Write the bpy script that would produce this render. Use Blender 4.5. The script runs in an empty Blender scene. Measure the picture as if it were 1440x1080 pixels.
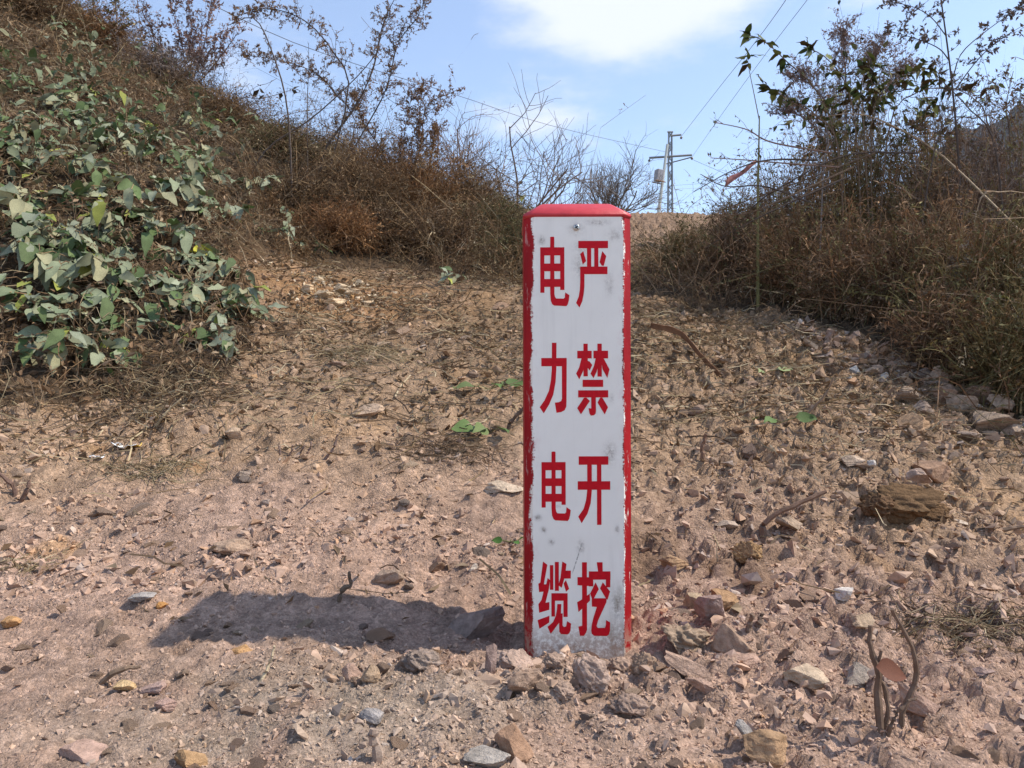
import bpy, bmesh, math, random
import numpy as np
from mathutils import Vector, Matrix

rng = np.random.default_rng(7)
random.seed(7)
scene = bpy.context.scene
COL = scene.collection
R = math.radians

# ------------------------------------------------------------------ camera, sky, sun, exposure
F = 1082.0                      # focal length in photo pixels (1440 wide)
CAMZ = 0.374
PD = 1.08                       # distance of the post's front face
cam_d = bpy.data.cameras.new('camera')
cam = bpy.data.objects.new('camera', cam_d)
COL.objects.link(cam)
cam_d.sensor_fit = 'HORIZONTAL'
cam_d.sensor_width = 36.0
cam_d.lens = 36.0 * F / 1440.0
cam_d.clip_start = 0.02
cam_d.clip_end = 3000.0
cam.location = (0, 0, CAMZ)
cam.rotation_euler = (R(90), 0, 0)
scene.camera = cam

SUN_EL, SUN_AZ = 49.0, 2.0      # azimuth from +X towards +Y
world = bpy.data.worlds.new('World')
scene.world = world
world.use_nodes = True
wn, wl = world.node_tree.nodes, world.node_tree.links
wn.clear()
w_out = wn.new('ShaderNodeOutputWorld')
w_bg = wn.new('ShaderNodeBackground')
w_bg.inputs['Strength'].default_value = 0.15
sky = wn.new('ShaderNodeTexSky')
sky.sky_type = 'NISHITA'
sky.sun_disc = False
sky.sun_elevation = R(SUN_EL)
sky.sun_rotation = R(90 - SUN_AZ)
sky.altitude = 600
sky.air_density = 1.0
sky.dust_density = 0.6
sky.ozone_density = 2.2
tc = wn.new('ShaderNodeTexCoord')
sep = wn.new('ShaderNodeSeparateXYZ')
wl.new(tc.outputs['Generated'], sep.inputs[0])

def wmath(op, a, b=None, clamp=False):
    n = wn.new('ShaderNodeMath'); n.operation = op; n.use_clamp = clamp
    for i, v in enumerate((a, b)):
        if v is None: continue
        if isinstance(v, (int, float)): n.inputs[i].default_value = v
        else: wl.new(v, n.inputs[i])
    return n.outputs[0]
zc = wmath('MAXIMUM', sep.outputs['Z'], 0.03)
zc = wmath('ADD', zc, 0.06)
cx_ = wmath('DIVIDE', sep.outputs['X'], zc)
cy_ = wmath('DIVIDE', sep.outputs['Y'], zc)
comb = wn.new('ShaderNodeCombineXYZ')
wl.new(cx_, comb.inputs[0]); wl.new(cy_, comb.inputs[1])
def wnoise(scale, detail, rough, off):
    mp = wn.new('ShaderNodeMapping'); mp.inputs['Location'].default_value = off
    wl.new(comb.outputs[0], mp.inputs[0])
    n = wn.new('ShaderNodeTexNoise'); n.inputs['Scale'].default_value = scale
    n.inputs['Detail'].default_value = detail; n.inputs['Roughness'].default_value = rough
    wl.new(mp.outputs[0], n.inputs['Vector'])
    return n.outputs['Fac']
n1 = wnoise(1.3, 6, 0.55, (3.1, 1.7, 0))
n2 = wnoise(5.0, 5, 0.6, (0.4, 2.2, 0))
# one large cumulus bank ahead of the camera and the same kind of cloud, thinner, all over the sky
def blob(x0, y0, sx, sy):
    dx = wmath('DIVIDE', wmath('SUBTRACT', cx_, x0), sx)
    dy = wmath('DIVIDE', wmath('SUBTRACT', cy_, y0), sy)
    r2 = wmath('ADD', wmath('MULTIPLY', dx, dx), wmath('MULTIPLY', dy, dy))
    return wmath('EXPONENT', wmath('MULTIPLY', r2, -1.0))
b1 = blob(0.29, 1.74, 0.33, 0.37)
b2 = blob(0.85, 1.70, 0.13, 0.11)
b3 = blob(0.10, 2.45, 0.25, 0.25)
b4 = blob(-0.95, 2.25, 0.5, 0.35)
bs = wmath('ADD', wmath('ADD', wmath('MULTIPLY', b1, 0.52), wmath('MULTIPLY', b2, 0.30)),
           wmath('ADD', wmath('MULTIPLY', b3, 0.20), wmath('MULTIPLY', b4, 0.20)))
dens = wmath('ADD', wmath('ADD', wmath('MULTIPLY', n1, 0.55), wmath('MULTIPLY', n2, 0.38)), bs)
ramp = wn.new('ShaderNodeMapRange'); ramp.interpolation_type = 'SMOOTHSTEP'
ramp.inputs['From Min'].default_value = 0.56; ramp.inputs['From Max'].default_value = 0.84
ramp.inputs['To Min'].default_value = 0.12; ramp.inputs['To Max'].default_value = 0.94
wl.new(dens, ramp.inputs['Value'])
wmix = wn.new('ShaderNodeMix'); wmix.data_type = 'RGBA'
wl.new(ramp.outputs[0], wmix.inputs['Factor'])
wl.new(sky.outputs[0], wmix.inputs[6])
wmix.inputs[7].default_value = (3.7, 3.9, 4.4, 1)
wl.new(wmix.outputs[2], w_bg.inputs['Color'])
wl.new(w_bg.outputs[0], w_out.inputs[0])

sun_d = bpy.data.lights.new('sun', 'SUN')
sun_d.energy = 3.2
sun_d.angle = R(0.6)
sun_d.color = (1.0, 0.92, 0.80)
sun = bpy.data.objects.new('sun', sun_d)
COL.objects.link(sun)
sv = Vector((math.cos(R(SUN_EL)) * math.cos(R(SUN_AZ)), math.cos(R(SUN_EL)) * math.sin(R(SUN_AZ)), math.sin(R(SUN_EL))))
sun.rotation_euler = sv.to_track_quat('Z', 'Y').to_euler()
sun.location = (6, 1, 8)

scene.view_settings.view_transform = 'Standard'
scene.view_settings.look = 'None'
scene.view_settings.exposure = 0.82
scene.view_settings.gamma = 1.0
scene.view_settings.use_curve_mapping = False
scene.cycles.max_bounces = 6
scene.cycles.diffuse_bounces = 3
scene.cycles.transparent_max_bounces = 8

# ------------------------------------------------------------------ helpers
def lin(r, g, b):
    f = lambda c: c / 12.92 if c <= 0.04045 else ((c + 0.055) / 1.055) ** 2.4
    return np.array([f(r / 255), f(g / 255), f(b / 255)])

def px(u, v, d):
    """photo pixel and distance -> world point"""
    return np.array([(u - 720) / F * d, d, CAMZ + (540 - v) / F * d])

_perm = np.random.default_rng(99).permutation(1024).astype(np.int32)
_ang = np.random.default_rng(98).uniform(0, 2 * np.pi, 1024)
_gc, _gs = np.cos(_ang), np.sin(_ang)
def perlin(x, y, seed=0):
    x = np.asarray(x, float); y = np.asarray(y, float)
    ix = np.floor(x); iy = np.floor(y)
    fx = x - ix; fy = y - iy
    ix = ix.astype(np.int32) + seed * 37; iy = iy.astype(np.int32) + seed * 101
    p0 = _perm[iy & 1023]; p1 = _perm[(iy + 1) & 1023]
    def g(a, p, dx, dy):
        h = _perm[(a + p) & 1023]
        return _gc[h] * dx + _gs[h] * dy
    u = fx * fx * fx * (fx * (fx * 6 - 15) + 10)
    v = fy * fy * fy * (fy * (fy * 6 - 15) + 10)
    a = g(ix, p0, fx, fy); b = g(ix + 1, p0, fx - 1, fy)
    c = g(ix, p1, fx, fy - 1); d = g(ix + 1, p1, fx - 1, fy - 1)
    return (a + (b - a) * u) * (1 - v) + (c + (d - c) * u) * v

def fbm(x, y, octs, seed=0, gain=0.5, ridged=False):
    s = 0.0; amp = 1.0
    for o in range(octs):
        n = perlin(x * 2 ** o + 13.7 * o, y * 2 ** o - 7.3 * o, seed + o)
        s = s + amp * (0.35 - np.abs(n) * 1.4 if ridged else n)
        amp *= gain
    return s

def sstep(a, b, t):
    t = np.clip((t - a) / (b - a), 0, 1)
    return t * t * (3 - 2 * t)

def inpoly(x, y, poly):
    x = np.asarray(x, float); y = np.asarray(y, float)
    r = np.zeros(x.shape, bool)
    n = len(poly)
    for i in range(n):
        x1, y1 = poly[i]; x2, y2 = poly[(i + 1) % n]
        if y1 == y2: continue
        c = ((y1 > y) != (y2 > y)) & (x < (x2 - x1) * (y - y1) / (y2 - y1) + x1)
        r ^= c
    return r

def tag(o, label=None, cat=None, group=None, kind=None):
    if label: o['label'] = label
    if cat: o['category'] = cat
    if group: o['group'] = group
    if kind: o['kind'] = kind
    return o

def link(o, parent=None):
    COL.objects.link(o)
    if parent is not None: o.parent = parent
    return o

def empty(name, loc=(0, 0, 0)):
    o = bpy.data.objects.new(name, None)
    o.location = loc; o.empty_display_size = 0.05
    return link(o)

def mesh_np(name, verts, faces, mat=None, cols=None, smooth=False):
    """faces: (N,k) int array, or list of such arrays"""
    if isinstance(faces, np.ndarray): faces = [faces]
    faces = [np.asarray(f) for f in faces if len(f)]
    me = bpy.data.meshes.new(name)
    verts = np.asarray(verts, np.float32)
    me.vertices.add(len(verts))
    me.vertices.foreach_set('co', verts.ravel())
    nl = sum(f.size for f in faces); nf = sum(len(f) for f in faces)
    me.loops.add(nl)
    me.loops.foreach_set('vertex_index', np.concatenate([f.ravel() for f in faces]).astype(np.int32))
    me.polygons.add(nf)
    sizes = np.concatenate([np.full(len(f), f.shape[1]) for f in faces])
    st = np.concatenate([[0], np.cumsum(sizes)[:-1]]).astype(np.int32)
    me.polygons.foreach_set('loop_start', st)
    me.polygons.foreach_set('use_smooth', np.full(nf, smooth))
    if cols is not None:
        a = me.attributes.new('Col', 'FLOAT_COLOR', 'POINT')
        c = np.ones((len(verts), 4), np.float32); c[:, :3] = cols
        a.data.foreach_set('color', c.ravel())
    me.update(calc_edges=True)
    if mat: me.materials.append(mat)
    return me

def obj(name, me, parent=None, loc=None):
    o = bpy.data.objects.new(name, me)
    if loc is not None: o.location = loc
    return link(o, parent)

class MB:
    """collects verts / faces / per-vertex colours for one mesh"""
    def __init__(s): s.v = []; s.f = {}; s.c = []; s.n = 0
    def add(s, v, faces, col):
        v = np.asarray(v, float).reshape(-1, 3)
        if not isinstance(faces, (list, tuple)): faces = [faces]
        for f in faces:
            f = np.asarray(f)
            if f.size: s.f.setdefault(f.shape[1], []).append(f + s.n)
        col = np.asarray(col, float)
        if col.ndim == 1: col = np.tile(col, (len(v), 1))
        s.v.append(v); s.c.append(col); s.n += len(v)
    def mesh(s, name, mat, smooth=False):
        return mesh_np(name, np.concatenate(s.v), [np.concatenate(x) for x in s.f.values()], mat, np.concatenate(s.c), smooth)
    def build(s, name, mat, parent=None, smooth=False, loc=None):
        return obj(name, s.mesh(name, mat, smooth), parent, loc)

def norm(v):
    return v / np.maximum(np.linalg.norm(v, axis=-1, keepdims=True), 1e-9)

def tubes(P, rad, col, mb, sides=3, cap=True):
    """P (N,K,3), rad (N,K), col (N,3) -> tubes into mb"""
    P = np.asarray(P, float); N, K, _ = P.shape
    if N == 0: return
    rad = np.broadcast_to(np.asarray(rad, float), (N, K))
    T = norm(np.gradient(P, axis=1))
    ref = np.where(np.abs(T[..., 2:3]) > 0.9, np.array([1.0, 0, 0]), np.array([0, 0, 1.0]))
    A = norm(np.cross(T, ref)); B = np.cross(T, A)
    ang = np.arange(sides) * 2 * np.pi / sides
    V = P[:, :, None, :] + rad[:, :, None, None] * (np.cos(ang)[None, None, :, None] * A[:, :, None, :] + np.sin(ang)[None, None, :, None] * B[:, :, None, :])
    idx = np.arange(N * K * sides).reshape(N, K, sides)
    a = idx[:, :-1, :]; b = np.roll(a, -1, axis=2); d = idx[:, 1:, :]; c = np.roll(d, -1, axis=2)
    faces = [np.stack([a, b, c, d], -1).reshape(-1, 4)]
    if cap and sides >= 4:
        faces.append(idx[:, -1, :]); faces.append(idx[:, 0, ::-1])
    col = np.repeat(np.broadcast_to(np.asarray(col, float), (N, 3)), K * sides, axis=0)
    mb.add(V, faces, col)

def ribbons(P, wid, col, mb):
    """thin flat blades along paths"""
    P = np.asarray(P, float); N, K, _ = P.shape
    T = norm(np.gradient(P, axis=1)); A = norm(np.cross(T, norm(rng.normal(size=(N, 1, 3)))))
    V = np.stack([P - A * wid[..., None], P + A * wid[..., None]], 2); i = np.arange(N * K * 2).reshape(N, K, 2)
    f = np.stack([i[:, :-1, 0], i[:, :-1, 1], i[:, 1:, 1], i[:, 1:, 0]], -1).reshape(-1, 4)
    mb.add(V, f, np.repeat(np.broadcast_to(col, (N, 3)), K * 2, axis=0))

def rand_rot(n, tilt=1.0):
    """random rotation matrices; tilt 0 = only about Z, 1 = any"""
    q = rng.normal(size=(n, 4)); q[:, 1:3] *= tilt
    q /= np.linalg.norm(q, axis=1, keepdims=True)
    w, x, y, z = q.T
    return np.stack([np.stack([1 - 2 * (y * y + z * z), 2 * (x * y - z * w), 2 * (x * z + y * w)], -1),
                     np.stack([2 * (x * y + z * w), 1 - 2 * (x * x + z * z), 2 * (y * z - x * w)], -1),
                     np.stack([2 * (x * z - y * w), 2 * (y * z + x * w), 1 - 2 * (x * x + y * y)], -1)], 1)

def frame(fwd, up):
    """matrices whose Y is fwd and Z close to up"""
    f = norm(fwd); x = norm(np.cross(f, up)); z = np.cross(x, f)
    return np.stack([x, f, z], -1)

def instances(tv, tf, Rm, S, T, col, mb):
    """template verts (V,3), faces, rotations (N,3,3), scales (N,) or (N,3), translations (N,3)"""
    S = np.asarray(S, float)
    if S.ndim == 1: S = np.repeat(S[:, None], 3, 1)
    V = np.einsum('nij,nvj->nvi', Rm, tv[None] * S[:, None, :]) + T[:, None, :]
    N, nv = V.shape[:2]
    off = (np.arange(N) * nv)[:, None, None]
    fs = [(f[None] + off).reshape(-1, f.shape[1]) for f in (tf if isinstance(tf, list) else [tf])]
    mb.add(V, fs, np.repeat(col, nv, axis=0))

# ------------------------------------------------------------------ materials
def mat_base(name):
    m = bpy.data.materials.new(name); m.use_nodes = True
    nt = m.node_tree; nt.nodes.clear()
    out = nt.nodes.new('ShaderNodeOutputMaterial')
    return m, nt, out

def node(nt, t, **kw):
    n = nt.nodes.new(t)
    for k, v in kw.items():
        if k in n.inputs: n.inputs[k].default_value = v
        else: setattr(n, k, v)
    return n

def col_mat(name, rough=0.9, var=0.25, scale=60.0, bump=0.0, bscale=200.0, trans=0.0, base=None, obj_var=0.0, spec=0.2, metal=0.0, coord='Object'):
    """colour from the mesh's own colour attribute (or base), mottled by noise; optional fine relief and leaf translucency"""
    m, nt, out = mat_base(name)
    L = nt.links.new
    tcn = node(nt, 'ShaderNodeTexCoord')
    if base is None:
        c = node(nt, 'ShaderNodeAttribute', attribute_name='Col').outputs['Color']
    else:
        rgb = node(nt, 'ShaderNodeRGB'); rgb.outputs[0].default_value = (*base, 1); c = rgb.outputs[0]
    nz = node(nt, 'ShaderNodeTexNoise', Scale=scale, Detail=5.0, Roughness=0.65)
    L(tcn.outputs[coord], nz.inputs['Vector'])
    mr = node(nt, 'ShaderNodeMapRange')
    mr.inputs['From Min'].default_value = 0.3; mr.inputs['From Max'].default_value = 0.7
    mr.inputs['To Min'].default_value = 1 - var; mr.inputs['To Max'].default_value = 1 + var
    L(nz.outputs['Fac'], mr.inputs['Value'])
    fac = mr.outputs[0]
    if obj_var > 0:
        oi = node(nt, 'ShaderNodeObjectInfo')
        m2 = node(nt, 'ShaderNodeMapRange'); m2.inputs['To Min'].default_value = 1 - obj_var; m2.inputs['To Max'].default_value = 1 + obj_var
        L(oi.outputs['Random'], m2.inputs['Value'])
        mm = node(nt, 'ShaderNodeMath', operation='MULTIPLY'); L(fac, mm.inputs[0]); L(m2.outputs[0], mm.inputs[1]); fac = mm.outputs[0]
    vm = node(nt, 'ShaderNodeVectorMath', operation='SCALE')
    L(c, vm.inputs[0]); L(fac, vm.inputs['Scale'])
    p = node(nt, 'ShaderNodeBsdfPrincipled', Roughness=rough, Metallic=metal)
    p.inputs['Specular IOR Level'].default_value = spec
    L(vm.outputs[0], p.inputs['Base Color'])
    if bump > 0:
        nb = node(nt, 'ShaderNodeTexNoise', Scale=bscale, Detail=6.0, Roughness=0.7)
        L(tcn.outputs[coord], nb.inputs['Vector'])
        bp = node(nt, 'ShaderNodeBump', Strength=1.0, Distance=bump)
        L(nb.outputs['Fac'], bp.inputs['Height']); L(bp.outputs[0], p.inputs['Normal'])
    if trans > 0:
        tr = node(nt, 'ShaderNodeBsdfTranslucent'); L(vm.outputs[0], tr.inputs['Color'])
        mx = node(nt, 'ShaderNodeMixShader'); mx.inputs[0].default_value = trans
        L(p.outputs[0], mx.inputs[1]); L(tr.outputs[0], mx.inputs[2]); L(mx.outputs[0], out.inputs[0])
    else:
        L(p.outputs[0], out.inputs[0])
    return m

def soil_mat():
    """crumbly earth: colour from the mesh, grain and pebbly relief from noise and cells"""
    m, nt, out = mat_base('soil'); L = nt.links.new
    tcn = node(nt, 'ShaderNodeTexCoord'); V = tcn.outputs['Object']
    c = node(nt, 'ShaderNodeAttribute', attribute_name='Col').outputs['Color']
    def cells(sc):
        n = node(nt, 'ShaderNodeTexVoronoi', Scale=sc, Randomness=1.0); L(V, n.inputs['Vector']); return n
    def noise(sc, d=6.0, r=.7):
        n = node(nt, 'ShaderNodeTexNoise', Scale=sc, Detail=d, Roughness=r); L(V, n.inputs['Vector']); return n.outputs['Fac']
    def mr(v, a, b, lo, hi):
        n = node(nt, 'ShaderNodeMapRange'); L(v, n.inputs['Value'])
        for k, q in (('From Min', a), ('From Max', b), ('To Min', lo), ('To Max', hi)): n.inputs[k].default_value = q
        return n.outputs[0]
    def mul(a, b, op='MULTIPLY'):
        n = node(nt, 'ShaderNodeMath', operation=op)
        for i, v in enumerate((a, b)):
            if isinstance(v, (int, float)): n.inputs[i].default_value = v
            else: L(v, n.inputs[i])
        return n.outputs[0]
    v1, v2, v3 = cells(95.0), cells(210.0), cells(430.0)
    def grey(v):
        s_ = node(nt, 'ShaderNodeSeparateColor'); L(v.outputs['Color'], s_.inputs[0]); return s_.outputs[0]
    g1, g2, g3 = grey(v1), grey(v2), grey(v3)
    k = mul(mul(mr(g1, 0, 1, .86, 1.14), mr(g2, 0, 1, .84, 1.16)), mul(mr(g3, 0, 1, .86, 1.14), mr(noise(70), .3, .7, .74, 1.26)))
    vm = node(nt, 'ShaderNodeVectorMath', operation='SCALE'); L(c, vm.inputs[0]); L(k, vm.inputs['Scale'])
    p = node(nt, 'ShaderNodeBsdfPrincipled', Roughness=.96); p.inputs['Specular IOR Level'].default_value = .08
    L(vm.outputs[0], p.inputs['Base Color'])
    patch = mr(noise(9.0, 3.0, .5), .38, .62, .25, 1.0)
    h = mul(mul(mul(v1.outputs['Distance'], -.55), mul(g1, .5), 'ADD'), mul(mul(v2.outputs['Distance'], -.42), mul(g2, .34), 'ADD'), 'ADD')
    h = mul(h, mul(mul(v3.outputs['Distance'], -.2), mul(g3, .16), 'ADD'), 'ADD')
    h = mul(mul(h, patch), mul(noise(240.0), .55), 'ADD')
    bp = node(nt, 'ShaderNodeBump', Strength=1.0, Distance=.009); L(h, bp.inputs['Height']); L(bp.outputs[0], p.inputs['Normal'])
    L(p.outputs[0], out.inputs[0])
    return m
M_ground = soil_mat()
M_stone = col_mat('stone', 0.92, 0.34, 75.0, 0.006, 150.0, spec=0.12)
M_clod = col_mat('clod', 0.95, 0.35, 70.0, 0.006, 160.0, spec=0.1)
M_gravel = col_mat('gravel', 0.93, 0.22, 120.0, spec=0.12)
M_straw = col_mat('straw', 0.8, 0.25, 40.0, trans=0.15, spec=0.2)
M_brush = col_mat('brush', 0.85, 0.25, 30.0, trans=0.12, spec=0.15)
M_twig = col_mat('twig_bark', 0.85, 0.3, 80.0, 0.001, 300.0, spec=0.2)
M_leaf = col_mat('leaf', 0.75, 0.30, 38.0, trans=0.15, obj_var=0.28, spec=0.3)
M_metal = col_mat('galvanised', 0.55, 0.1, 5.0, metal=0.4)
M_hill = col_mat('wooded_hill', 1.0, 0.55, 0.22, 4.0, 0.35, spec=0.0)

# ------------------------------------------------------------------ terrain
ctrl = []
for x in (-2.2, -1.2, -0.5, 0.0, 0.5, 1.2, 2.2):
    for y, z in ((-0.6, -0.03), (0.35, -0.01), (0.8, 0.0)):
        ctrl.append((x, y, z))
for u, v, d in [(0, 850, 1.25), (740, 915, 1.08), (890, 925, 1.08), (740, 869, 1.23), (1200, 935, 1.05), (1440, 870, 1.24),
                (300, 760, 1.40), (560, 790, 1.36), (720, 760, 1.46), (0, 680, 1.60), (0, 545, 1.95), (200, 545, 2.05), (330, 500, 2.25),
                (500, 620, 1.85), (300, 640, 1.75), (500, 480, 2.50), (450, 405, 3.10), (650, 450, 2.80), (720, 405, 3.30), (720, 640, 1.82),
                (0, 400, 2.35), (0, 200, 3.15), (0, 60, 4.1), (0, -40, 5.2), (200, 300, 2.95), (130, 430, 2.4), (250, 430, 2.55), (200, 140, 4.5), (330, 175, 5.1),
                (340, 350, 3.1), (400, 330, 3.6), (450, 250, 4.6), (600, 270, 5.5), (740, 295, 6.5), (820, 302, 7.0), (560, 375, 3.75), (700, 340, 4.6),
                (930, 303, 7.0), (930, 348, 5.3), (930, 400, 4.0), (950, 435, 3.35), (900, 560, 2.15), (900, 700, 1.60), (1100, 445, 3.15), (1000, 303, 6.6),
                (1100, 322, 5.1), (1250, 505, 2.6), (1440, 590, 2.2), (1440, 470, 2.75), (1440, 395, 3.6), (1300, 385, 4.2), (1440, 345, 4.7),
                (1200, 318, 5.5), (1440, 715, 1.72), (1440, 800, 1.42), (1100, 700, 1.64), (1150, 600, 1.98), (1050, 500, 2.55), (1100, 820, 1.33)]:
    p = px(u, v, d); ctrl.append(tuple(p))
ctrl += [(-6, 5, 4.2), (-6, 2.4, 2.4), (-4, 1.0, 0.9), (-4, 0, 0.55), (-5, -3, 0.3), (0, -3, -0.1), (5, -3, -0.1), (4, 0, 0.0), (4.5, 1.2, 0.25),
         (6, 2.6, 1.0), (6, 5, 1.7), (0, 9, 1.95), (0, 12, 1.6), (-6, 9, 4.1), (-3, 8, 2.75), (2.0, 9, 1.85), (6, 9, 1.9), (5, 12, 1.6), (-5, 12, 2.8), (2.6, 7, 1.75)]
ctrl = np.array(ctrl)
def tps_k(r2):
    return 0.5 * r2 * np.log(np.maximum(r2, 1e-12))
_n = len(ctrl)
_r2 = ((ctrl[:, None, :2] - ctrl[None, :, :2]) ** 2).sum(-1)
_A = np.zeros((_n + 3, _n + 3))
_A[:_n, :_n] = tps_k(_r2) + np.eye(_n) * 0.01
_A[:_n, _n] = 1; _A[:_n, _n + 1:] = ctrl[:, :2]; _A[_n, :_n] = 1; _A[_n + 1:, :_n] = ctrl[:, :2].T
_w = np.linalg.solve(_A, np.concatenate([ctrl[:, 2], [0, 0, 0]]))

def H_exact(x, y):
    x = np.asarray(x, float); y = np.asarray(y, float); sh = x.shape
    X = x.ravel(); Y = y.ravel(); out = np.empty(X.size)
    cxx = np.clip(X, -7, 7); cyy = np.clip(Y, -4, 12.5)
    for i in range(0, X.size, 40000):
        a = cxx[i:i + 40000]; b = cyy[i:i + 40000]
        k = tps_k((a[:, None] - ctrl[None, :, 0]) ** 2 + (b[:, None] - ctrl[None, :, 1]) ** 2)
        out[i:i + 40000] = k @ _w[:_n] + _w[_n] + _w[_n + 1] * a + _w[_n + 2] * b
    far = sstep(-25, 10, Y) * 1.5 + 0.06 * np.clip(Y - 10, 0, 55) + 1.2 * perlin(X / 30, Y / 30, 5) * sstep(12, 40, np.hypot(X, Y))
    t = sstep(7, 13, np.hypot(X, (Y - 3.5) * 1.0))
    out = out * (1 - t) + far * t
    return out.reshape(sh)

_bx = np.arange(-9, 9.001, .03); _by = np.arange(-5, 14.001, .03)
_BG = H_exact(*np.meshgrid(_bx, _by))
def H_base(x, y):
    """smooth height, read from a fine table near the post"""
    x = np.asarray(x, float); y = np.asarray(y, float)
    ins = (np.abs(x) < 8.9) & (y > -4.9) & (y < 13.9)
    fx = np.clip((x + 9) / .03, 0, len(_bx) - 2.001); fy = np.clip((y + 5) / .03, 0, len(_by) - 2.001)
    i = fx.astype(int); j = fy.astype(int); fx = fx - i; fy = fy - j
    z = (_BG[j, i] * (1 - fx) + _BG[j, i + 1] * fx) * (1 - fy) + (_BG[j + 1, i] * (1 - fx) + _BG[j + 1, i + 1] * fx) * fy
    if not ins.all():
        z = np.array(z, float); o = ~ins
        z[o] = H_exact(x[o], y[o])
    return z

def H(x, y, fine=True):
    x = np.asarray(x, float); y = np.asarray(y, float)
    z = H_base(x, y)
    near = 1 - sstep(9, 14, np.hypot(x, y))
    z = z + near * 0.035 * fbm(x * 1.7, y * 1.7, 2, 11) * sstep(0.9, 2.4, y)
    z = z + near * 0.018 * fbm(x * 5, y * 5, 2, 21)
    # dirt heaped in front of and beside the post
    z = z + 0.017 * np.exp(-((x - 0.02) / 0.22) ** 2 - ((y - 0.94) / 0.08) ** 2)
    z = z + 0.022 * np.exp(-((x - 0.30) / 0.10) ** 2 - ((y - 1.10) / 0.12) ** 2)
    z = z - 0.02 * np.exp(-((x + 0.02) / 0.06) ** 2 - ((y - 1.17) / 0.08) ** 2)
    z = z - 0.018 * np.exp(-((x - 0.17) / 0.05) ** 2 - ((y - 1.05) / 0.05) ** 2)
    if fine:
        z = z + near * 0.010 * fbm(x * 11, y * 11, 3, 31, 0.6, True)
        z = z + near * (.0055 + .0115 * sstep(-.1, .5, x)) * sstep(.06, .20, fbm(x * 20, y * 20, 2, 35, .55))
        z = z + near * .022 * sstep(1.35, 1.9, y) * (sstep(.05, .22, fbm(x * 8, y * 8, 3, 37, .6)) - .5) * sstep(-.25, .2, perlin(x * 1.9, y * 1.9, 83) + .15 * sstep(0, .4, x)) * sstep(-.2, .25, perlin(x * 3.1, y * 3.1, 79))
        rg = sstep(-0.15, 0.35, perlin(x * 2.2, y * 2.2, 77) + 0.25) * (1 + .7 * sstep(.1, .5, x))
        z = z + near * 0.0085 * (0.30 + 0.8 * rg) * (1.5 * np.abs(perlin(x * 34, y * 34, 41)) + 1.0 * np.abs(perlin(x * 66, y * 66, 43)) - .6)
    return z

# rows and columns of the ground sheet: close-set near the post, wide apart far away
def axis(segs):
    out = [segs[0][0]]
    for a, b, s0, s1 in segs:
        k = (s1 - s0) / (b - a); p = a
        while p < b - 1e-6:
            p += s0 + k * (p - a)
            out.append(min(p, b))
    return np.array(sorted(set(np.round(out, 5))))
xr = axis([(0, 1.0, .0070, .0070), (1.0, 3.6, .0085, .038), (3.6, 8, .03, .25), (8, 900, .3, 90)])
xs = np.concatenate([-xr[:0:-1], xr])
yb = axis([(0, 2.5, .03, .2), (2.5, 900, .25, 90)])
ys = np.concatenate([.5 - yb[:0:-1], axis([(.5, 1.7, .0072, .0072), (1.7, 5, .009, .032), (5, 9, .024, .07), (9, 900, .08, 80)])])
GX, GY = np.meshgrid(xs, ys)
GZ = H(GX, GY)
nx, ny = len(xs), len(ys)
idx = np.arange(nx * ny).reshape(ny, nx)
gf = np.stack([idx[:-1, :-1], idx[:-1, 1:], idx[1:, 1:], idx[1:, :-1]], -1).reshape(-1, 4)

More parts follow.
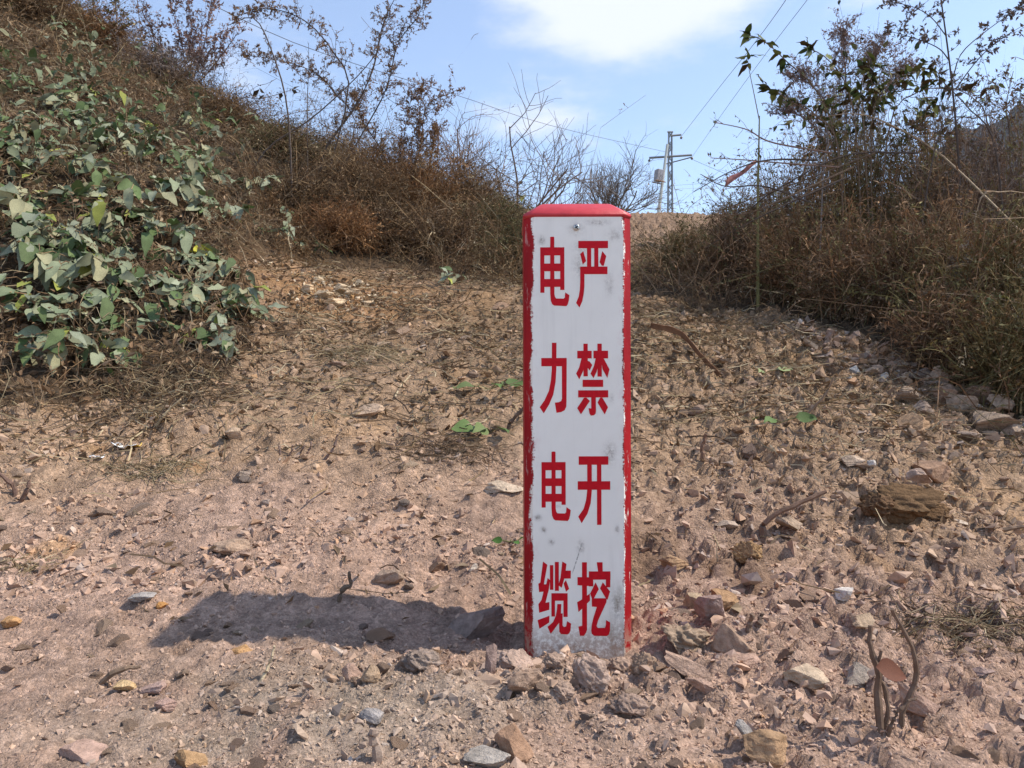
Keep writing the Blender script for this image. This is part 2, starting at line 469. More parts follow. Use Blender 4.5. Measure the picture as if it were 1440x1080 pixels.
LEAFY = [(-1.5, 1.72), (-1.1, 1.95), (-.78, 2.15), (-.85, 2.6), (-1.05, 3.0), (-1.5, 4.6), (-1.9, 6.8), (-7, 6.8), (-7, 2.1), (-2.4, 1.5)]
BROWN = [(-1.05, 3.0), (-.95, 3.35), (-.5, 3.75), (-.12, 3.4), (.08, 3.6), (.02, 4.6), (.1, 6.2), (.25, 8), (-3, 9), (-1.9, 6.8), (-1.5, 4.6)]
RIGHT = [(.52, 3.7), (.8, 3.35), (1.12, 3.12), (1.27, 2.6), (1.48, 2.15), (2.2, 1.75), (7, 2), (7, 9), (2.3, 9), (1.95, 7), (1.6, 6), (1.22, 5.1), (.8, 4.6), (.6, 4.2)]
def soil_colour(x, y):
    n_a = fbm(x * 1.5, y * 1.5, 3, 51); n_b = fbm(x * 6, y * 6, 3, 61); n_c = fbm(x * 25, y * 25, 2, 71)
    pink = np.array([.445, .300, .222]); tan = np.array([.385, .258, .165]); grey = np.array([.37, .295, .225]); ochre = np.array([.37, .21, .09]); brown = np.array([.23, .148, .085])
    c = np.empty(x.shape + (3,)); c[:] = pink
    def mixin(col, w):
        nonlocal c
        w = np.clip(w, 0, 1)[..., None]; c = c * (1 - w) + col * w
    mixin(tan, sstep(1.35, 2.0, y + 0.35 * n_a + 0.2 * (x > .2)))
    mixin(grey, 0.85 * np.exp(-((x + .22) / .30) ** 2 - ((y - .86) / .16) ** 2) * sstep(-.3, .2, n_b + .2))
    mixin(ochre, 0.55 * sstep(.28, .55, n_b) * sstep(-.2, .3, n_a))
    w_l = sstep(2.0, 2.9, y + .5 * n_b + .35 * n_a)
    mixin(brown, 0.9 * w_l * sstep(-.25, .35, n_b + .6 * n_c + .12))
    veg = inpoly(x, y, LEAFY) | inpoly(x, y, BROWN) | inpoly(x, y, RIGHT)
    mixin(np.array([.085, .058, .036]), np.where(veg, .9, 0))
    mixin(np.array([.33, .22, .15]), np.where(inpoly(x, y, [(.75, 4.9), (1.25, 5.1), (1.7, 6.2), (2.0, 7.5), (.5, 7.5), (.6, 6)]), .8, 0))
    mixin(np.array([.40, .20, .08]), .7 * np.exp(-((x + .62) / .32) ** 2 - ((y - 3.0) / .28) ** 2))
    c *= (1 + .32 * n_c + .22 * n_b + .12 * n_a)[..., None]
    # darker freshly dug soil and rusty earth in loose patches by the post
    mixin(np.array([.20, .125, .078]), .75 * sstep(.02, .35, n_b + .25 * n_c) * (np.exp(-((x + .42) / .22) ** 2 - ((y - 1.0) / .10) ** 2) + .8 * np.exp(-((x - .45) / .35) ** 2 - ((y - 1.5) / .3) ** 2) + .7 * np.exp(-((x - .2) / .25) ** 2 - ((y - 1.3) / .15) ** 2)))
    mixin(np.array([.17, .13, .07]), sstep(9, 14, np.hypot(x, y)))
    return np.clip(c, .02, .8)
gcol = soil_colour(GX.ravel(), GY.ravel())
ground = obj('ground', mesh_np('ground', np.stack([GX.ravel(), GY.ravel(), GZ.ravel()], -1), gf, M_ground, gcol, True))
tag(ground, 'stony pinkish brown bare earth rising between two overgrown banks', None, None, 'structure')

def hit(u, v, dmax=12.0):
    """where the sight line through a photo pixel meets the ground"""
    d = np.linspace(0.5, dmax, 1600)
    x = (u - 720) / F * d; z = CAMZ + (540 - v) / F * d
    g = H(x, d)
    k = np.argmax(g >= z)
    if not (g >= z).any(): k = int(np.argmin(z - g))
    return np.array([x[k], d[k], float(g[k])])

def gpt(x, y, fine=True):
    return np.stack([x, y, H(x, y, fine)], -1)

# far hill to the right
def make_hill():
    X, Y = np.meshgrid(np.linspace(60, 900, 260), np.linspace(280, 800, 120))
    ridge = 222 - .57 * np.abs(X - 406) * np.where(X > 406, .3, 1) + 34 * fbm(X / 110, Y / 300, 2, 93)
    prof = np.exp(-((Y - 470) / 130) ** 2)
    Z = np.maximum(ridge, 0) * prof
    Z = Z + (fbm(X / 60, Y / 60, 3, 91) * 14 + fbm(X / 10, Y / 10, 2, 95) * 9) * sstep(5, 40, Z) - 3
    i = np.arange(X.size).reshape(X.shape)
    f = np.stack([i[:-1, :-1], i[:-1, 1:], i[1:, 1:], i[1:, :-1]], -1).reshape(-1, 4)
    n = fbm(X.ravel() / 40, Y.ravel() / 40, 3, 99)
    c = np.array([.034, .035, .042]) + n[:, None] * np.array([.015, .012, .012])
    o = obj('hill', mesh_np('hill', np.stack([X.ravel(), Y.ravel(), Z.ravel()], -1), f, M_hill, np.clip(c, .02, 1), False))
    tag(o, 'distant grey wooded hillside', None, None, 'structure')
make_hill()

# ------------------------------------------------------------------ marker post
def make_post():
    root = empty('marker_post', (px(814, 915, PD)[0], PD + .075, 0.0))
    tag(root, 'square white marker post with red edges, red cap and red lettering', 'post')
    cx0 = root.location.x; y0 = root.location.y
    hw, ch = .0755, .0115
    zl = .6085
    # body: square section with bevelled corners
    sec = [(-hw + ch, -hw), (hw - ch, -hw), (hw, -hw + ch), (hw, hw - ch), (hw - ch, hw), (-hw + ch, hw), (-hw, hw - ch), (-hw, -hw + ch)]
    bm = bmesh.new()
    zsl = np.linspace(-.25, zl, 40)
    rings = []
    for z in zsl:
        rings.append([bm.verts.new((x, y, z)) for x, y in sec])
    for a, b in zip(rings[:-1], rings[1:]):
        for i in range(8):
            bm.faces.new((a[i], a[(i + 1) % 8], b[(i + 1) % 8], b[i]))
    bm.faces.new(rings[0][::-1]); bm.faces.new(rings[-1])
    long_e = [e for e in bm.edges if abs(e.verts[0].co.z - e.verts[1].co.z) > .005]
    bmesh.ops.bevel(bm, geom=long_e, offset=.0028, segments=2, affect='EDGES')
    for f in bm.faces: f.smooth = False
    me = bpy.data.meshes.new('post_body'); bm.to_mesh(me); bm.free()
    # body paint: white face, red brushed over the corners, scuffs, grime and smears
    m, nt, out = mat_base('painted_post'); L = nt.links.new
    tcn = node(nt, 'ShaderNodeTexCoord'); s = node(nt, 'ShaderNodeSeparateXYZ'); L(tcn.outputs['Object'], s.inputs[0])
    def mth(op, a, b=None, c=None, clamp=False):
        n = node(nt, 'ShaderNodeMath', operation=op, use_clamp=clamp)
        for i, v in enumerate((a, b, c)):
            if v is None: continue
            if isinstance(v, (int, float)): n.inputs[i].default_value = v
            else: L(v, n.inputs[i])
        return n.outputs[0]
    def nz(scale, detail=4, rough=.6, vec=None, stretch=None, off=(0, 0, 0)):
        mp = node(nt, 'ShaderNodeMapping'); L(tcn.outputs['Object'], mp.inputs[0])
        mp.inputs['Scale'].default_value = stretch or (1, 1, 1); mp.inputs['Location'].default_value = off
        n = node(nt, 'ShaderNodeTexNoise', Scale=scale, Detail=float(detail), Roughness=rough); L(mp.outputs[0], n.inputs['Vector'])
        return n.outputs['Fac']
    def ramp_(v, a, b, c=0.0, d=1.0):
        n = node(nt, 'ShaderNodeMapRange'); L(v, n.inputs['Value'])
        for k, q in (('From Min', a), ('From Max', b), ('To Min', c), ('To Max', d)): n.inputs[k].default_value = q
        return n.outputs[0]
    X, Y, Z = s.outputs
    ax = mth('ABSOLUTE', X)
    brush = nz(60, 6, .8, stretch=(1, 1, .35)); slow = nz(7, 4, .6, stretch=(.5, .3, 1)); fine = nz(330, 4, .8, stretch=(.25, 1, 1.3))
    edge = mth('ADD', ax, mth('ADD', mth('MULTIPLY', mth('SUBTRACT', brush, .5), .022), mth('ADD', mth('MULTIPLY', mth('SUBTRACT', slow, .5), .026), mth('MULTIPLY', mth('SUBTRACT', fine, .5), .012))))
    # the paint sits a little further in on the right-hand side
    edge = mth('ADD', edge, mth('MULTIPLY', ramp_(X, .03, .06), .0012))
    front = mth('LESS_THAN', Y, -hw + .03)
    redm = ramp_(edge, .0645, .0657)
    redm = mth('MAXIMUM', redm, mth('SUBTRACT', 1.0, front))
    redm = mth('MAXIMUM', redm, mth('GREATER_THAN', Y, -hw + .006))
    # worn chips in the red on the corners, most of them on the right
    chipn = nz(95, 5, .75, stretch=(1, 1, .28), off=(3, 1, 2))
    chip = mth('MULTIPLY', ramp_(chipn, .60, .66), ramp_(X, .045, .07, .25, 1.0))
    chip = mth('MULTIPLY', chip, mth('LESS_THAN', Y, -hw + .010))
    redm = mth('MULTIPLY', redm, mth('SUBTRACT', 1.0, mth('MULTIPLY', chip, .9)))
    # faint pink drag of the brush inside the edge
    pinkm = mth('MULTIPLY', ramp_(edge, .052, .066), mth('MULTIPLY', ramp_(nz(150, 5, .8, stretch=(.6, 1, .3), off=(5, 5, 5)), .52, .75), .35))
    # stains
    def spot(x, z, rx, rz):
        dx = mth('DIVIDE', mth('SUBTRACT', X, x), rx); dz = mth('DIVIDE', mth('SUBTRACT', Z, z), rz)
        return mth('EXPONENT', mth('MULTIPLY', mth('ADD', mth('MULTIPLY', dx, dx), mth('MULTIPLY', dz, dz)), -1.0))
    def P(u, v): return ((u - 720) / F * PD - cx0, CAMZ + (540 - v) / F * PD)
    dn = nz(330, 5, .8, off=(1, 9, 4)); dn2 = nz(120, 6, .75, off=(8, 2, 1)); ds = nz(140, 5, .7, stretch=(1, 1, .16), off=(2, 7, 7))
    spots = None
    for (u, v, rx, rz, k) in [(842, 313, 14, 4, .7), (866, 330, 10, 8, .5), (763, 338, 4, 6, 1.0), (822, 348, 14, 8, .45), (815, 375, 8, 16, .55), (812, 322, 10, 8, .5),
                              (858, 400, 6, 14, .5), (858, 638, 8, 14, .75), (757, 728, 5, 4, .9), (817, 770, 5, 9, .7), (776, 762, 4, 4, .8), (785, 712, 4, 2, .9),
                              (868, 745, 3, 5, .8), (862, 560, 4, 6, .4), (765, 745, 4, 4, .8), (868, 850, 8, 20, .9), (866, 900, 16, 28, .8), (835, 905, 3, 9, 1.0), (808, 905, 3, 7, 1.0), (770, 915, 20, 10, .5), (805, 905, 60, 16, .35)]:
        x, z = P(u, v)
        q = mth('MULTIPLY', spot(x, z, rx / F * PD, rz / F * PD), k)
        spots = q if spots is None else mth('MAXIMUM', spots, q)
    dirt = mth('MULTIPLY', spots, ramp_(mth('ADD', dn2, mth('MULTIPLY', dn, .35)), .55, .85), None, True)
    dirt = mth('MAXIMUM', dirt, mth('MULTIPLY', ramp_(dn2, .70, .80), .45))
    smear = mth('MULTIPLY', mth('MAXIMUM', spot(*P(866, 905), 18 / F, 42 / F), spot(*P(872, 850), 9 / F, 22 / F)), ramp_(ds, .42, .62))
    # thin diagonal scratch
    sx, sz = P(812, 785)
    ln = mth('ABSOLUTE', mth('ADD', mth('SUBTRACT', X, sx), mth('MULTIPLY', mth('SUBTRACT', Z, sz), -.32)))
    scr = mth('MULTIPLY', ramp_(ln, .0004, .0011, 1, 0), mth('MULTIPLY', ramp_(mth('ABSOLUTE', mth('SUBTRACT', Z, sz)), .014, .024, 1, 0), ramp_(dn, .4, .55)))
    def mixc(fac, a, b):
        n = node(nt, 'ShaderNodeMix', data_type='RGBA')
        if isinstance(fac, (int, float)): n.inputs[0].default_value = fac
        else: L(fac, n.inputs[0])
        for i, v in ((6, a), (7, b)):
            if isinstance(v, tuple): n.inputs[i].default_value = (*v, 1)
            else: L(v, n.inputs[i])
        return n.outputs[2]
    white = mixc(ramp_(nz(14, 4, .6), .35, .7), (.88, .865, .785), (.83, .815, .735))
    c = mixc(pinkm, white, (.62, .16, .2))
    c = mixc(mth('MULTIPLY', mth('MINIMUM', mth('MULTIPLY', dirt, 1.5), 1.0), .85), c, (.20, .165, .13))
    c = mixc(mth('MULTIPLY', smear, .75), c, (.30, .27, .19))
    c = mixc(mth('MULTIPLY', scr, .8), c, (.12, .11, .1))
    mud = mth('MULTIPLY', ramp_(mth('ADD', Z, mth('MULTIPLY', mth('SUBTRACT', dn2, .5), .09)), .012, .05, 1, 0), ramp_(dn2, .42, .56))
    pore = ramp_(nz(520, 3, .7, off=(4, 4, 4)), .67, .74)
    streak = mth('MULTIPLY', ramp_(nz(60, 5, .65, stretch=(1, 1, .06), off=(6, 1, 3)), .55, .8), .16)
    c = mixc(streak, c, (.42, .38, .32))
    c = mixc(mth('MULTIPLY', pore, .22), c, (.25, .22, .2))
    red = mixc(ramp_(nz(40, 5, .7, stretch=(1, 1, .2)), .3, .7), (.24, .005, .009), (.38, .010, .015))
    c = mixc(redm, c, red)
    c = mixc(mth('MULTIPLY', mud, .8), c, (.42, .30, .22))
    p = node(nt, 'ShaderNodeBsdfPrincipled', Roughness=.38)
    L(ramp_(redm, 0, 1, .4, .18), p.inputs['Specular IOR Level'])
    L(c, p.inputs['Base Color'])
    L(mth('ADD', ramp_(redm, 0, 1, .45, .52), mth('MULTIPLY', dirt, .3)), p.inputs['Roughness'])
    hgt = mth('ADD', mth('MULTIPLY', redm, .7), mth('ADD', mth('MULTIPLY', nz(60, 4, .6, stretch=(1, 1, .3)), .5), mth('MULTIPLY', slow, 1.5)))
    bp = node(nt, 'ShaderNodeBump', Strength=.7, Distance=.0006); L(hgt, bp.inputs['Height']); L(bp.outputs[0], p.inputs['Normal'])
    L(p.outputs[0], out.inputs[0])
    me.materials.append(m)
    o = obj('post_body', me, root)
    o['label'] = 'white painted shaft with brushed red corners'
    # cap
    mr = col_mat('red_cap', .45, .10, 60, .0006, 90, base=(.52, .045, .055), spec=.35)
    bm = bmesh.new()
    prof = [(hw + .0012, zl + .0002), (hw + .0012, zl + .0058), (hw - .0245, .6325), (hw - .030, .6335)]
    rr = []
    for k, (h, z) in enumerate(prof):
        c2 = ch if k < 2 else .004
        rr.append([bm.verts.new((x, y, z)) for x, y in [(-h + c2, -h), (h - c2, -h), (h, -h + c2), (h, h - c2), (h - c2, h), (-h + c2, h), (-h, h - c2), (-h, -h + c2)]])
    for a, b in zip(rr[:-1], rr[1:]):
        for i in range(8): bm.faces.new((a[i], a[(i + 1) % 8], b[(i + 1) % 8], b[i]))
    bm.faces.new(rr[-1]); bm.faces.new(rr[0][::-1])
    bmesh.ops.bevel(bm, geom=list(bm.edges), offset=.0011, segments=2, affect='EDGES')
    for f in bm.faces: f.smooth = True
    me = bpy.data.meshes.new('cap'); bm.to_mesh(me); bm.free(); me.materials.append(mr)
    obj('cap', me, root)['label'] = 'red bevelled cap'
    # screw
    ms = col_mat('screw_steel', .35, .15, 400, base=(.55, .55, .52), metal=.9)
    bm = bmesh.new(); seg = 20; rg = []
    for r, d in ((.0046, 0), (.0046, .0009), (.0036, .0019), (.0018, .0023)):
        rg.append([bm.verts.new((r * math.cos(2 * math.pi * i / seg), -d, r * math.sin(2 * math.pi * i / seg))) for i in range(seg)])
    for a, b in zip(rg[:-1], rg[1:]):
        for i in range(seg): bm.faces.new((a[i], a[(i + 1) % seg], b[(i + 1) % seg], b[i]))
    bm.faces.new(rg[-1])
    bmesh.ops.recalc_face_normals(bm, faces=bm.faces)
    me = bpy.data.meshes.new('screw'); bm.to_mesh(me); bm.free(); me.materials.append(ms)
    x, z = P(812, 320)
    sc = obj('screw', me, root, (x, -hw - .0002, z))
    md = col_mat('screw_slot', .8, .1, 100, base=(.02, .02, .02))
    mb = MB()
    for a in (.5, .5 + math.pi / 2):
        ca, sa = math.cos(a), math.sin(a)
        l, w = .0029, .0007
        q = [(-l, -w), (l, -w), (l, w), (-l, w)]
        dd = -.00245 - .00003 * (a > 1)
        mb.add([(x * ca - y * sa, dd, x * sa + y * ca) for x, y in q], np.array([[0, 1, 2, 3]]), (0, 0, 0))
    mb.build('cross_slot', md, sc)
    # lettering, stroke by stroke (traced 9 x enlarged)
    def rct(a, b, c, d): return [(a, b), (c, b), (c, d), (a, d)]
    dian = [rct(100, 205, 152, 780), rct(352, 205, 405, 745), rct(100, 205, 405, 308), rct(100, 410, 405, 508), rct(100, 606, 405, 706),
            [(227, 76), (240, 71), (268, 71), (278, 78), (278, 790), (285, 830), (300, 852), (395, 855), (410, 840), (415, 775), (468, 812), (460, 880), (448, 925), (430, 950), (275, 942), (250, 925), (232, 880), (225, 790)]]
    yan = [rct(582, 125, 958, 218), rct(692, 210, 745, 460), rct(783, 210, 835, 460), [(605, 290), (645, 255), (680, 380), (638, 425)],
           [(885, 255), (935, 318), (905, 440), (880, 440), (850, 395)], rct(605, 450, 950, 546),
           [(605, 500), (658, 500), (658, 700), (648, 800), (630, 890), (595, 968), (552, 910), (585, 830), (600, 740), (605, 640)]]
    li = [rct(110, 255, 430, 360), [(245, 62), (303, 62), (300, 400), (290, 560), (260, 720), (210, 840), (140, 955), (88, 878), (150, 790), (205, 670), (232, 530), (242, 400)],
          [(370, 262), (432, 262), (428, 800), (425, 870), (405, 915), (360, 940), (300, 948), (280, 820), (330, 815), (360, 800), (370, 770)]]
    jin = [rct(565, 165, 748, 262), rct(643, 75, 698, 488), [(620, 255), (672, 255), (640, 420), (590, 525), (550, 455), (590, 370)], [(690, 290), (720, 300), (755, 345), (722, 415), (690, 370)],
           rct(770, 165, 955, 262), rct(820, 75, 875, 492), [(800, 255), (850, 255), (810, 430), (770, 510), (732, 455), (775, 360)], [(860, 255), (895, 255), (972, 400), (945, 510), (885, 400)],
           rct(632, 532, 892, 622), rct(575, 665, 955, 755), [(740, 745), (798, 745), (800, 930), (795, 960), (775, 980), (735, 985), (718, 960), (705, 890), (740, 895)],
           [(650, 758), (680, 758), (722, 800), (610, 968), (562, 890)], [(855, 757), (880, 757), (952, 880), (910, 970), (820, 820)]]
    kai = [rct(580, 105, 955, 212), rct(567, 420, 978, 528), rct(810, 205, 866, 972),
           [(687, 205), (745, 205), (745, 540), (730, 700), (690, 830), (615, 950), (572, 868), (640, 770), (672, 660), (687, 530)]]
    lan = [[(125, 85), (180, 125), (135, 372), (165, 372), (183, 292), (215, 320), (195, 450), (155, 605), (205, 598), (203, 695), (75, 732), (65, 625), (105, 570), (130, 465), (75, 470), (65, 365), (90, 350)],
           [(55, 825), (205, 770), (203, 855), (78, 935)], rct(212, 130, 255, 442), rct(275, 90, 325, 455),
           [(370, 85), (422, 115), (412, 200), (478, 200), (475, 300), (395, 300), (360, 415), (318, 385), (345, 290)], [(415, 320), (455, 430), (415, 468), (385, 360)],
           rct(230, 485, 275, 780), rct(230, 485, 435, 580), rct(382, 485, 435, 785),
           [(305, 622), (355, 622), (350, 740), (325, 860), (220, 1000), (180, 910), (250, 850), (285, 770), (300, 690)],
           [(325, 740), (372, 740), (370, 890), (385, 912), (415, 905), (428, 838), (478, 870), (470, 955), (455, 990), (430, 1008), (350, 1000), (328, 970)]]
    wa = [rct(618, 95, 680, 960), [(612, 900), (675, 900), (672, 980), (640, 1025), (590, 1025), (570, 908)], [(560, 282), (760, 285), (755, 400), (700, 395), (560, 385)],
          [(555, 600), (625, 560), (715, 490), (718, 580), (640, 660), (572, 725)], [(805, 95), (878, 95), (880, 220), (822, 220)], rct(705, 210, 978, 315), rct(705, 210, 760, 400), rct(920, 215, 975, 412),
          [(790, 350), (830, 435), (765, 556), (745, 560), (720, 490)], [(880, 348), (972, 465), (940, 570), (915, 545), (845, 425)],
          [(740, 550), (930, 550), (925, 600), (880, 700), (820, 830), (800, 900), (815, 925), (905, 925), (918, 890), (920, 825), (972, 855), (970, 960), (955, 1010), (930, 1028), (770, 1025), (740, 1000), (732, 960), (740, 880), (765, 780), (805, 660), (742, 655)]]
    ml = col_mat('red_lettering', .42, .10, 180, .0002, 300, base=(.56, .008, .018), spec=.12)
    for ch_, ox, oy in ((dian, 750, 325), (yan, 750, 325), (li, 750, 475), (jin, 750, 475), ([[(x + 9, y - 28) for x, y in s_] for s_ in dian], 750, 630), (kai, 750, 630), (lan, 750, 780), (wa, 750, 780)):
        bm = bmesh.new()
        for k, poly in enumerate(ch_):
            vs = []
            for (zx, zy) in poly:
                x, z = P(ox + zx / 9, oy + zy / 9)
                vs.append(bm.verts.new((x, -hw - .00022 - .00003 * k, z)))
            from mathutils.geometry import tessellate_polygon
            for t in tessellate_polygon([[Vector((q.co.x, q.co.z, 0)) for q in vs]]):
                f = bm.faces.new([vs[i] for i in t]); f.normal_update()
                if f.normal.y > 0: f.normal_flip()
        me = bpy.data.meshes.new('character'); bm.to_mesh(me); bm.free(); me.materials.append(ml)
        obj('character', me, root)
    root.rotation_euler = (0, R(-.15), 0)
make_post()

# ------------------------------------------------------------------ stones
def ico(sub):
    bm = bmesh.new(); bmesh.ops.create_icosphere(bm, subdivisions=sub, radius=1.0)
    v = np.array([q.co[:] for q in bm.verts]); f = np.array([[q.index for q in t.verts] for t in bm.faces]); bm.free()
    return v, f
ICO = {k: ico(k) for k in (2, 3, 4, 5)}
def noise3(v, s, seed):
    return perlin(v[:, 0] * s + v[:, 2] * .7 * s, v[:, 1] * s - v[:, 2] * .5 * s, seed) + perlin(v[:, 1] * s + 5, v[:, 2] * s + v[:, 0] * .4 * s, seed + 1)
def rock_shape(sub, cuts, seed, rough=.03, lump=.0, flat=1.0, ledge=0.0):
    r = np.random.default_rng(seed)
    v, f = ICO[sub]; v = v.copy()
    if lump: v *= (1 + lump * noise3(v, 1.6, seed) + lump * .6 * noise3(v, 3.7, seed + 9))[:, None]
    for k in range(cuts):
        n = r.normal(size=3); n[2] *= flat; n /= np.linalg.norm(n)
        h = r.uniform(.38, .8)
        d = v @ n; ov = np.maximum(d - h, 0); v = v - ov[:, None] * n
    if ledge:      # broken along its bedding
        n = norm(np.array([r.normal(0, .35), r.normal(0, .35), 1.0])); d = v @ n
        st = np.floor(d * 5.5 + .8 * noise3(v, 1.3, seed + 7)); st = ((st * 7.31 + seed) % 3.0) / 3.0
        v = v - (v - d[:, None] * n) * (ledge * 1.6 * st)[:, None]
    v *= (1 + rough * noise3(v, 4.5, seed + 3) + rough * .6 * noise3(v, 11, seed + 4))[:, None]
    v -= (v.max(0) + v.min(0)) / 2
    v /= np.abs(v).max(0)
    return v, f

def hull(n, seed, flat):
    r = np.random.default_rng(seed)
    p = norm(r.normal(size=(n, 3))) * r.uniform(.75, 1, (n, 1)); p[:, 2] *= flat; p[:, 1] *= r.uniform(.55, 1)
    bm = bmesh.new()
    for q in p: bm.verts.new(q)
    res = bmesh.ops.convex_hull(bm, input=bm.verts[:])
    bmesh.ops.delete(bm, geom=[g for g in res['geom_interior'] if isinstance(g, bmesh.types.BMVert)], context='VERTS')
    bm.verts.index_update()
    v = np.array([q.co[:] for q in bm.verts]); f = np.array([[q.index for q in t.verts] for t in bm.faces]); bm.free()
    return v, f

STONE_PAL = np.array([[.42, .30, .24], [.40, .27, .20], [.36, .26, .20], [.33, .25, .21], [.45, .34, .27], [.30, .25, .23], [.27, .24, .23], [.38, .24, .15], [.48, .38, .29], [.25, .19, .17]]) * np.array([1.06, 1.0, .88]) * .72 + np.array([.43, .285, .205]) * .28
def stone_cols(n, grey=.0, bright=1.0):
    c = STONE_PAL[rng.integers(0, len(STONE_PAL), n)] * rng.uniform(.82, 1.15, (n, 1)) * bright
    odd = rng.random(n)
    c[odd < .02] = np.array([.58, .52, .45]); c[(odd > .02) & (odd < .035)] = np.array([.42, .22, .08]); c[(odd > .035) & (odd < .06)] = np.array([.30, .29, .28])
    return c
HULLS = [hull(int(n), 100 + i, fl) for i, (n, fl) in enumerate(zip(rng.integers(7, 10, 26), rng.uniform(.30, .75, 26)))]

POST_X = px(814, 915, PD)[0]
def off_post(x, y, m=.085):
    return (np.abs(x - POST_X) > m) | (np.abs(y - PD - .075) > m)

mb = MB()
def scatter_gravel(n, ylo, yhi, s0, s1, dens=None, soil=.5):
    y = np.exp(rng.uniform(math.log(ylo), math.log(yhi), n)); x = rng.uniform(-.86, .86, n) * y
    keep = off_post(x, y) & ~(inpoly(x, y, LEAFY)) & ~(inpoly(x, y, BROWN)) & ~(inpoly(x, y, RIGHT))
    if dens is not None: keep &= rng.random(n) < dens(x, y)
    x, y = x[keep], y[keep]; n = len(x)
    s = s0 * (s1 / s0) ** (rng.random(n) ** 2.2) * np.clip(y, .7, 3) ** .55
    P = gpt(x, y); P[:, 2] += s * rng.uniform(-.25, .22, n)
    c = stone_cols(n) * (1 - soil) + soil_colour(x, y) * soil * rng.uniform(.9, 1.25, (n, 1))
    which = rng.integers(0, len(HULLS), n)
    Rm = rand_rot(n, .45)
    for k, (v, f) in enumerate(HULLS):
        q = which == k
        if q.any(): instances(v, f, Rm[q], s[q], P[q], c[q], mb)
def dens_patch(x, y):
    a = sstep(-.15, .40, fbm(x * 2.6, y * 2.6, 3, 131)) * .95 + .16
    heap = np.exp(-((x - .05) / .42) ** 2 - ((y - .92) / .2) ** 2)
    return np.clip(a + heap, 0, 1)
scatter_gravel(74000, .6, 1.9, .0011, .0065, dens_patch, .68)
scatter_gravel(46000, 1.25, 5.2, .0022, .015, lambda x, y: np.clip(dens_patch(x, y) + .5 * sstep(.05, .3, x / y) * sstep(-.4, .2, fbm(x * 3, y * 3, 2, 133)), 0, 1), .6)
scatter_gravel(9000, .62, 1.25, .002, .007, lambda x, y: np.clip(1.3 * np.exp(-((x - .02) / .45) ** 2 - ((y - .88) / .18) ** 2), 0, 1))
scatter_gravel(4200, .6, 1.3, .006, .018, lambda x, y: np.clip(np.exp(-((x - .06) / .34) ** 2 - ((y - .93) / .15) ** 2) + .8 * np.exp(-((x - .40) / .22) ** 2 - ((y - 1.15) / .25) ** 2), 0, 1), .6)
scatter_gravel(3600, 1.15, 3.2, .007, .024, lambda x, y: np.clip(.55 * sstep(.1, .45, x / y) + .12, 0, 1) * sstep(-.3, .3, fbm(x * 2.2, y * 2.2, 2, 141) + .1), .6)
# pale crumbs round the heap of cream rock
n = 520; pc_ = np.array([-.70, 3.02]); x = pc_[0] + rng.normal(0, .13, n); y = pc_[1] + rng.normal(0, .12, n)
s = .004 * 5 ** (rng.random(n) ** 1.7); P = gpt(x, y); P[:, 2] += s * .1; wh = rng.integers(0, len(HULLS), n); Rm = rand_rot(n, .7)
c = np.where(rng.random((n, 1)) < .6, np.array([.62, .50, .35]), np.array([.44, .26, .12])) * rng.uniform(.8, 1.1, (n, 1))
for k, (v, f) in enumerate(HULLS):
    q = wh == k
    if q.any(): instances(v, f, Rm[q], s[q], P[q], c[q], mb)
# rubble along the foot of the right-hand brush
n = 1500
x = rng.uniform(1.0, 2.1, n); y = 2.35 - (x - 1.5) * .75 + rng.normal(0, .16, n)
kp = ~inpoly(x, y, RIGHT); x, y = x[kp], y[kp]; n = len(x)
s = .008 * 4.5 ** (rng.random(n) ** 1.6); P = gpt(x, y); P[:, 2] += s * .25
c = stone_cols(n, bright=.9); wh = rng.integers(0, len(HULLS), n); Rm = rand_rot(n, .7)
for k, (v, f) in enumerate(HULLS):
    q = wh == k
    if q.any(): instances(v, f, Rm[q], s[q], P[q], c[q], mb)
g = mb.build('gravel', M_gravel)
tag(g, 'loose pinkish and grey gravel strewn over the bare earth', 'gravel', None, 'stuff')

# rocks one can single out: photo pixel, width and height in pixels, colour, shape
def place_rock(u, v, w, h, col, label, kind='slab', tilt=(0, 0), rot=None, depth=None, name='rock', cuts=9, seed=None, sink=.36):
    p = hit(u, v + h * .42)
    d = p[1]
    hw_, hh_ = w / F * d / 2, h / F * d / 2
    seed = seed or int(u * 7 + v * 3)
    if kind == 'clod': vv, ff = rock_shape(5, 2, seed, .17, .30)
    elif kind == 'round': vv, ff = rock_shape(4, 7, seed, .04, .10)
    else: vv, ff = rock_shape(4, cuts + 4, seed, .022, .07, ledge=.07)
    dep = hw_ * .8 if depth is None else depth / F * d / 2
    vv = vv * np.array([hw_, dep, hh_ * (1.0 if kind != 'flat' else .8)])
    rz = R(random.uniform(-25, 25)) if rot is None else R(rot)
    m3 = np.array((Matrix.Rotation(R(tilt[1]), 3, 'Y') @ Matrix.Rotation(R(tilt[0]), 3, 'X') @ Matrix.Rotation(rz, 3, 'Z')))
    vv = vv @ m3.T
    base = np.array(col) if name == 'clod' else np.array(col) * np.array([1.05, 1.0, .93]) * .82 + np.array([.43, .285, .205]) * .18
    nn = noise3(vv / max(hw_, hh_), 1.7, seed)
    cc = base[None] * (1 + .16 * nn[:, None])
    me = mesh_np(name, vv, ff, M_clod if kind == 'clod' else M_stone, cc, kind == 'clod')
    zz = float(H(np.array([p[0]]), np.array([d]))[0]) - vv[:, 2].min() - (vv[:, 2].max() - vv[:, 2].min()) * sink
    o = obj(name, me, None, (p[0], d, zz))
    tag(o, label, 'rock' if name == 'rock' else name)
    return o
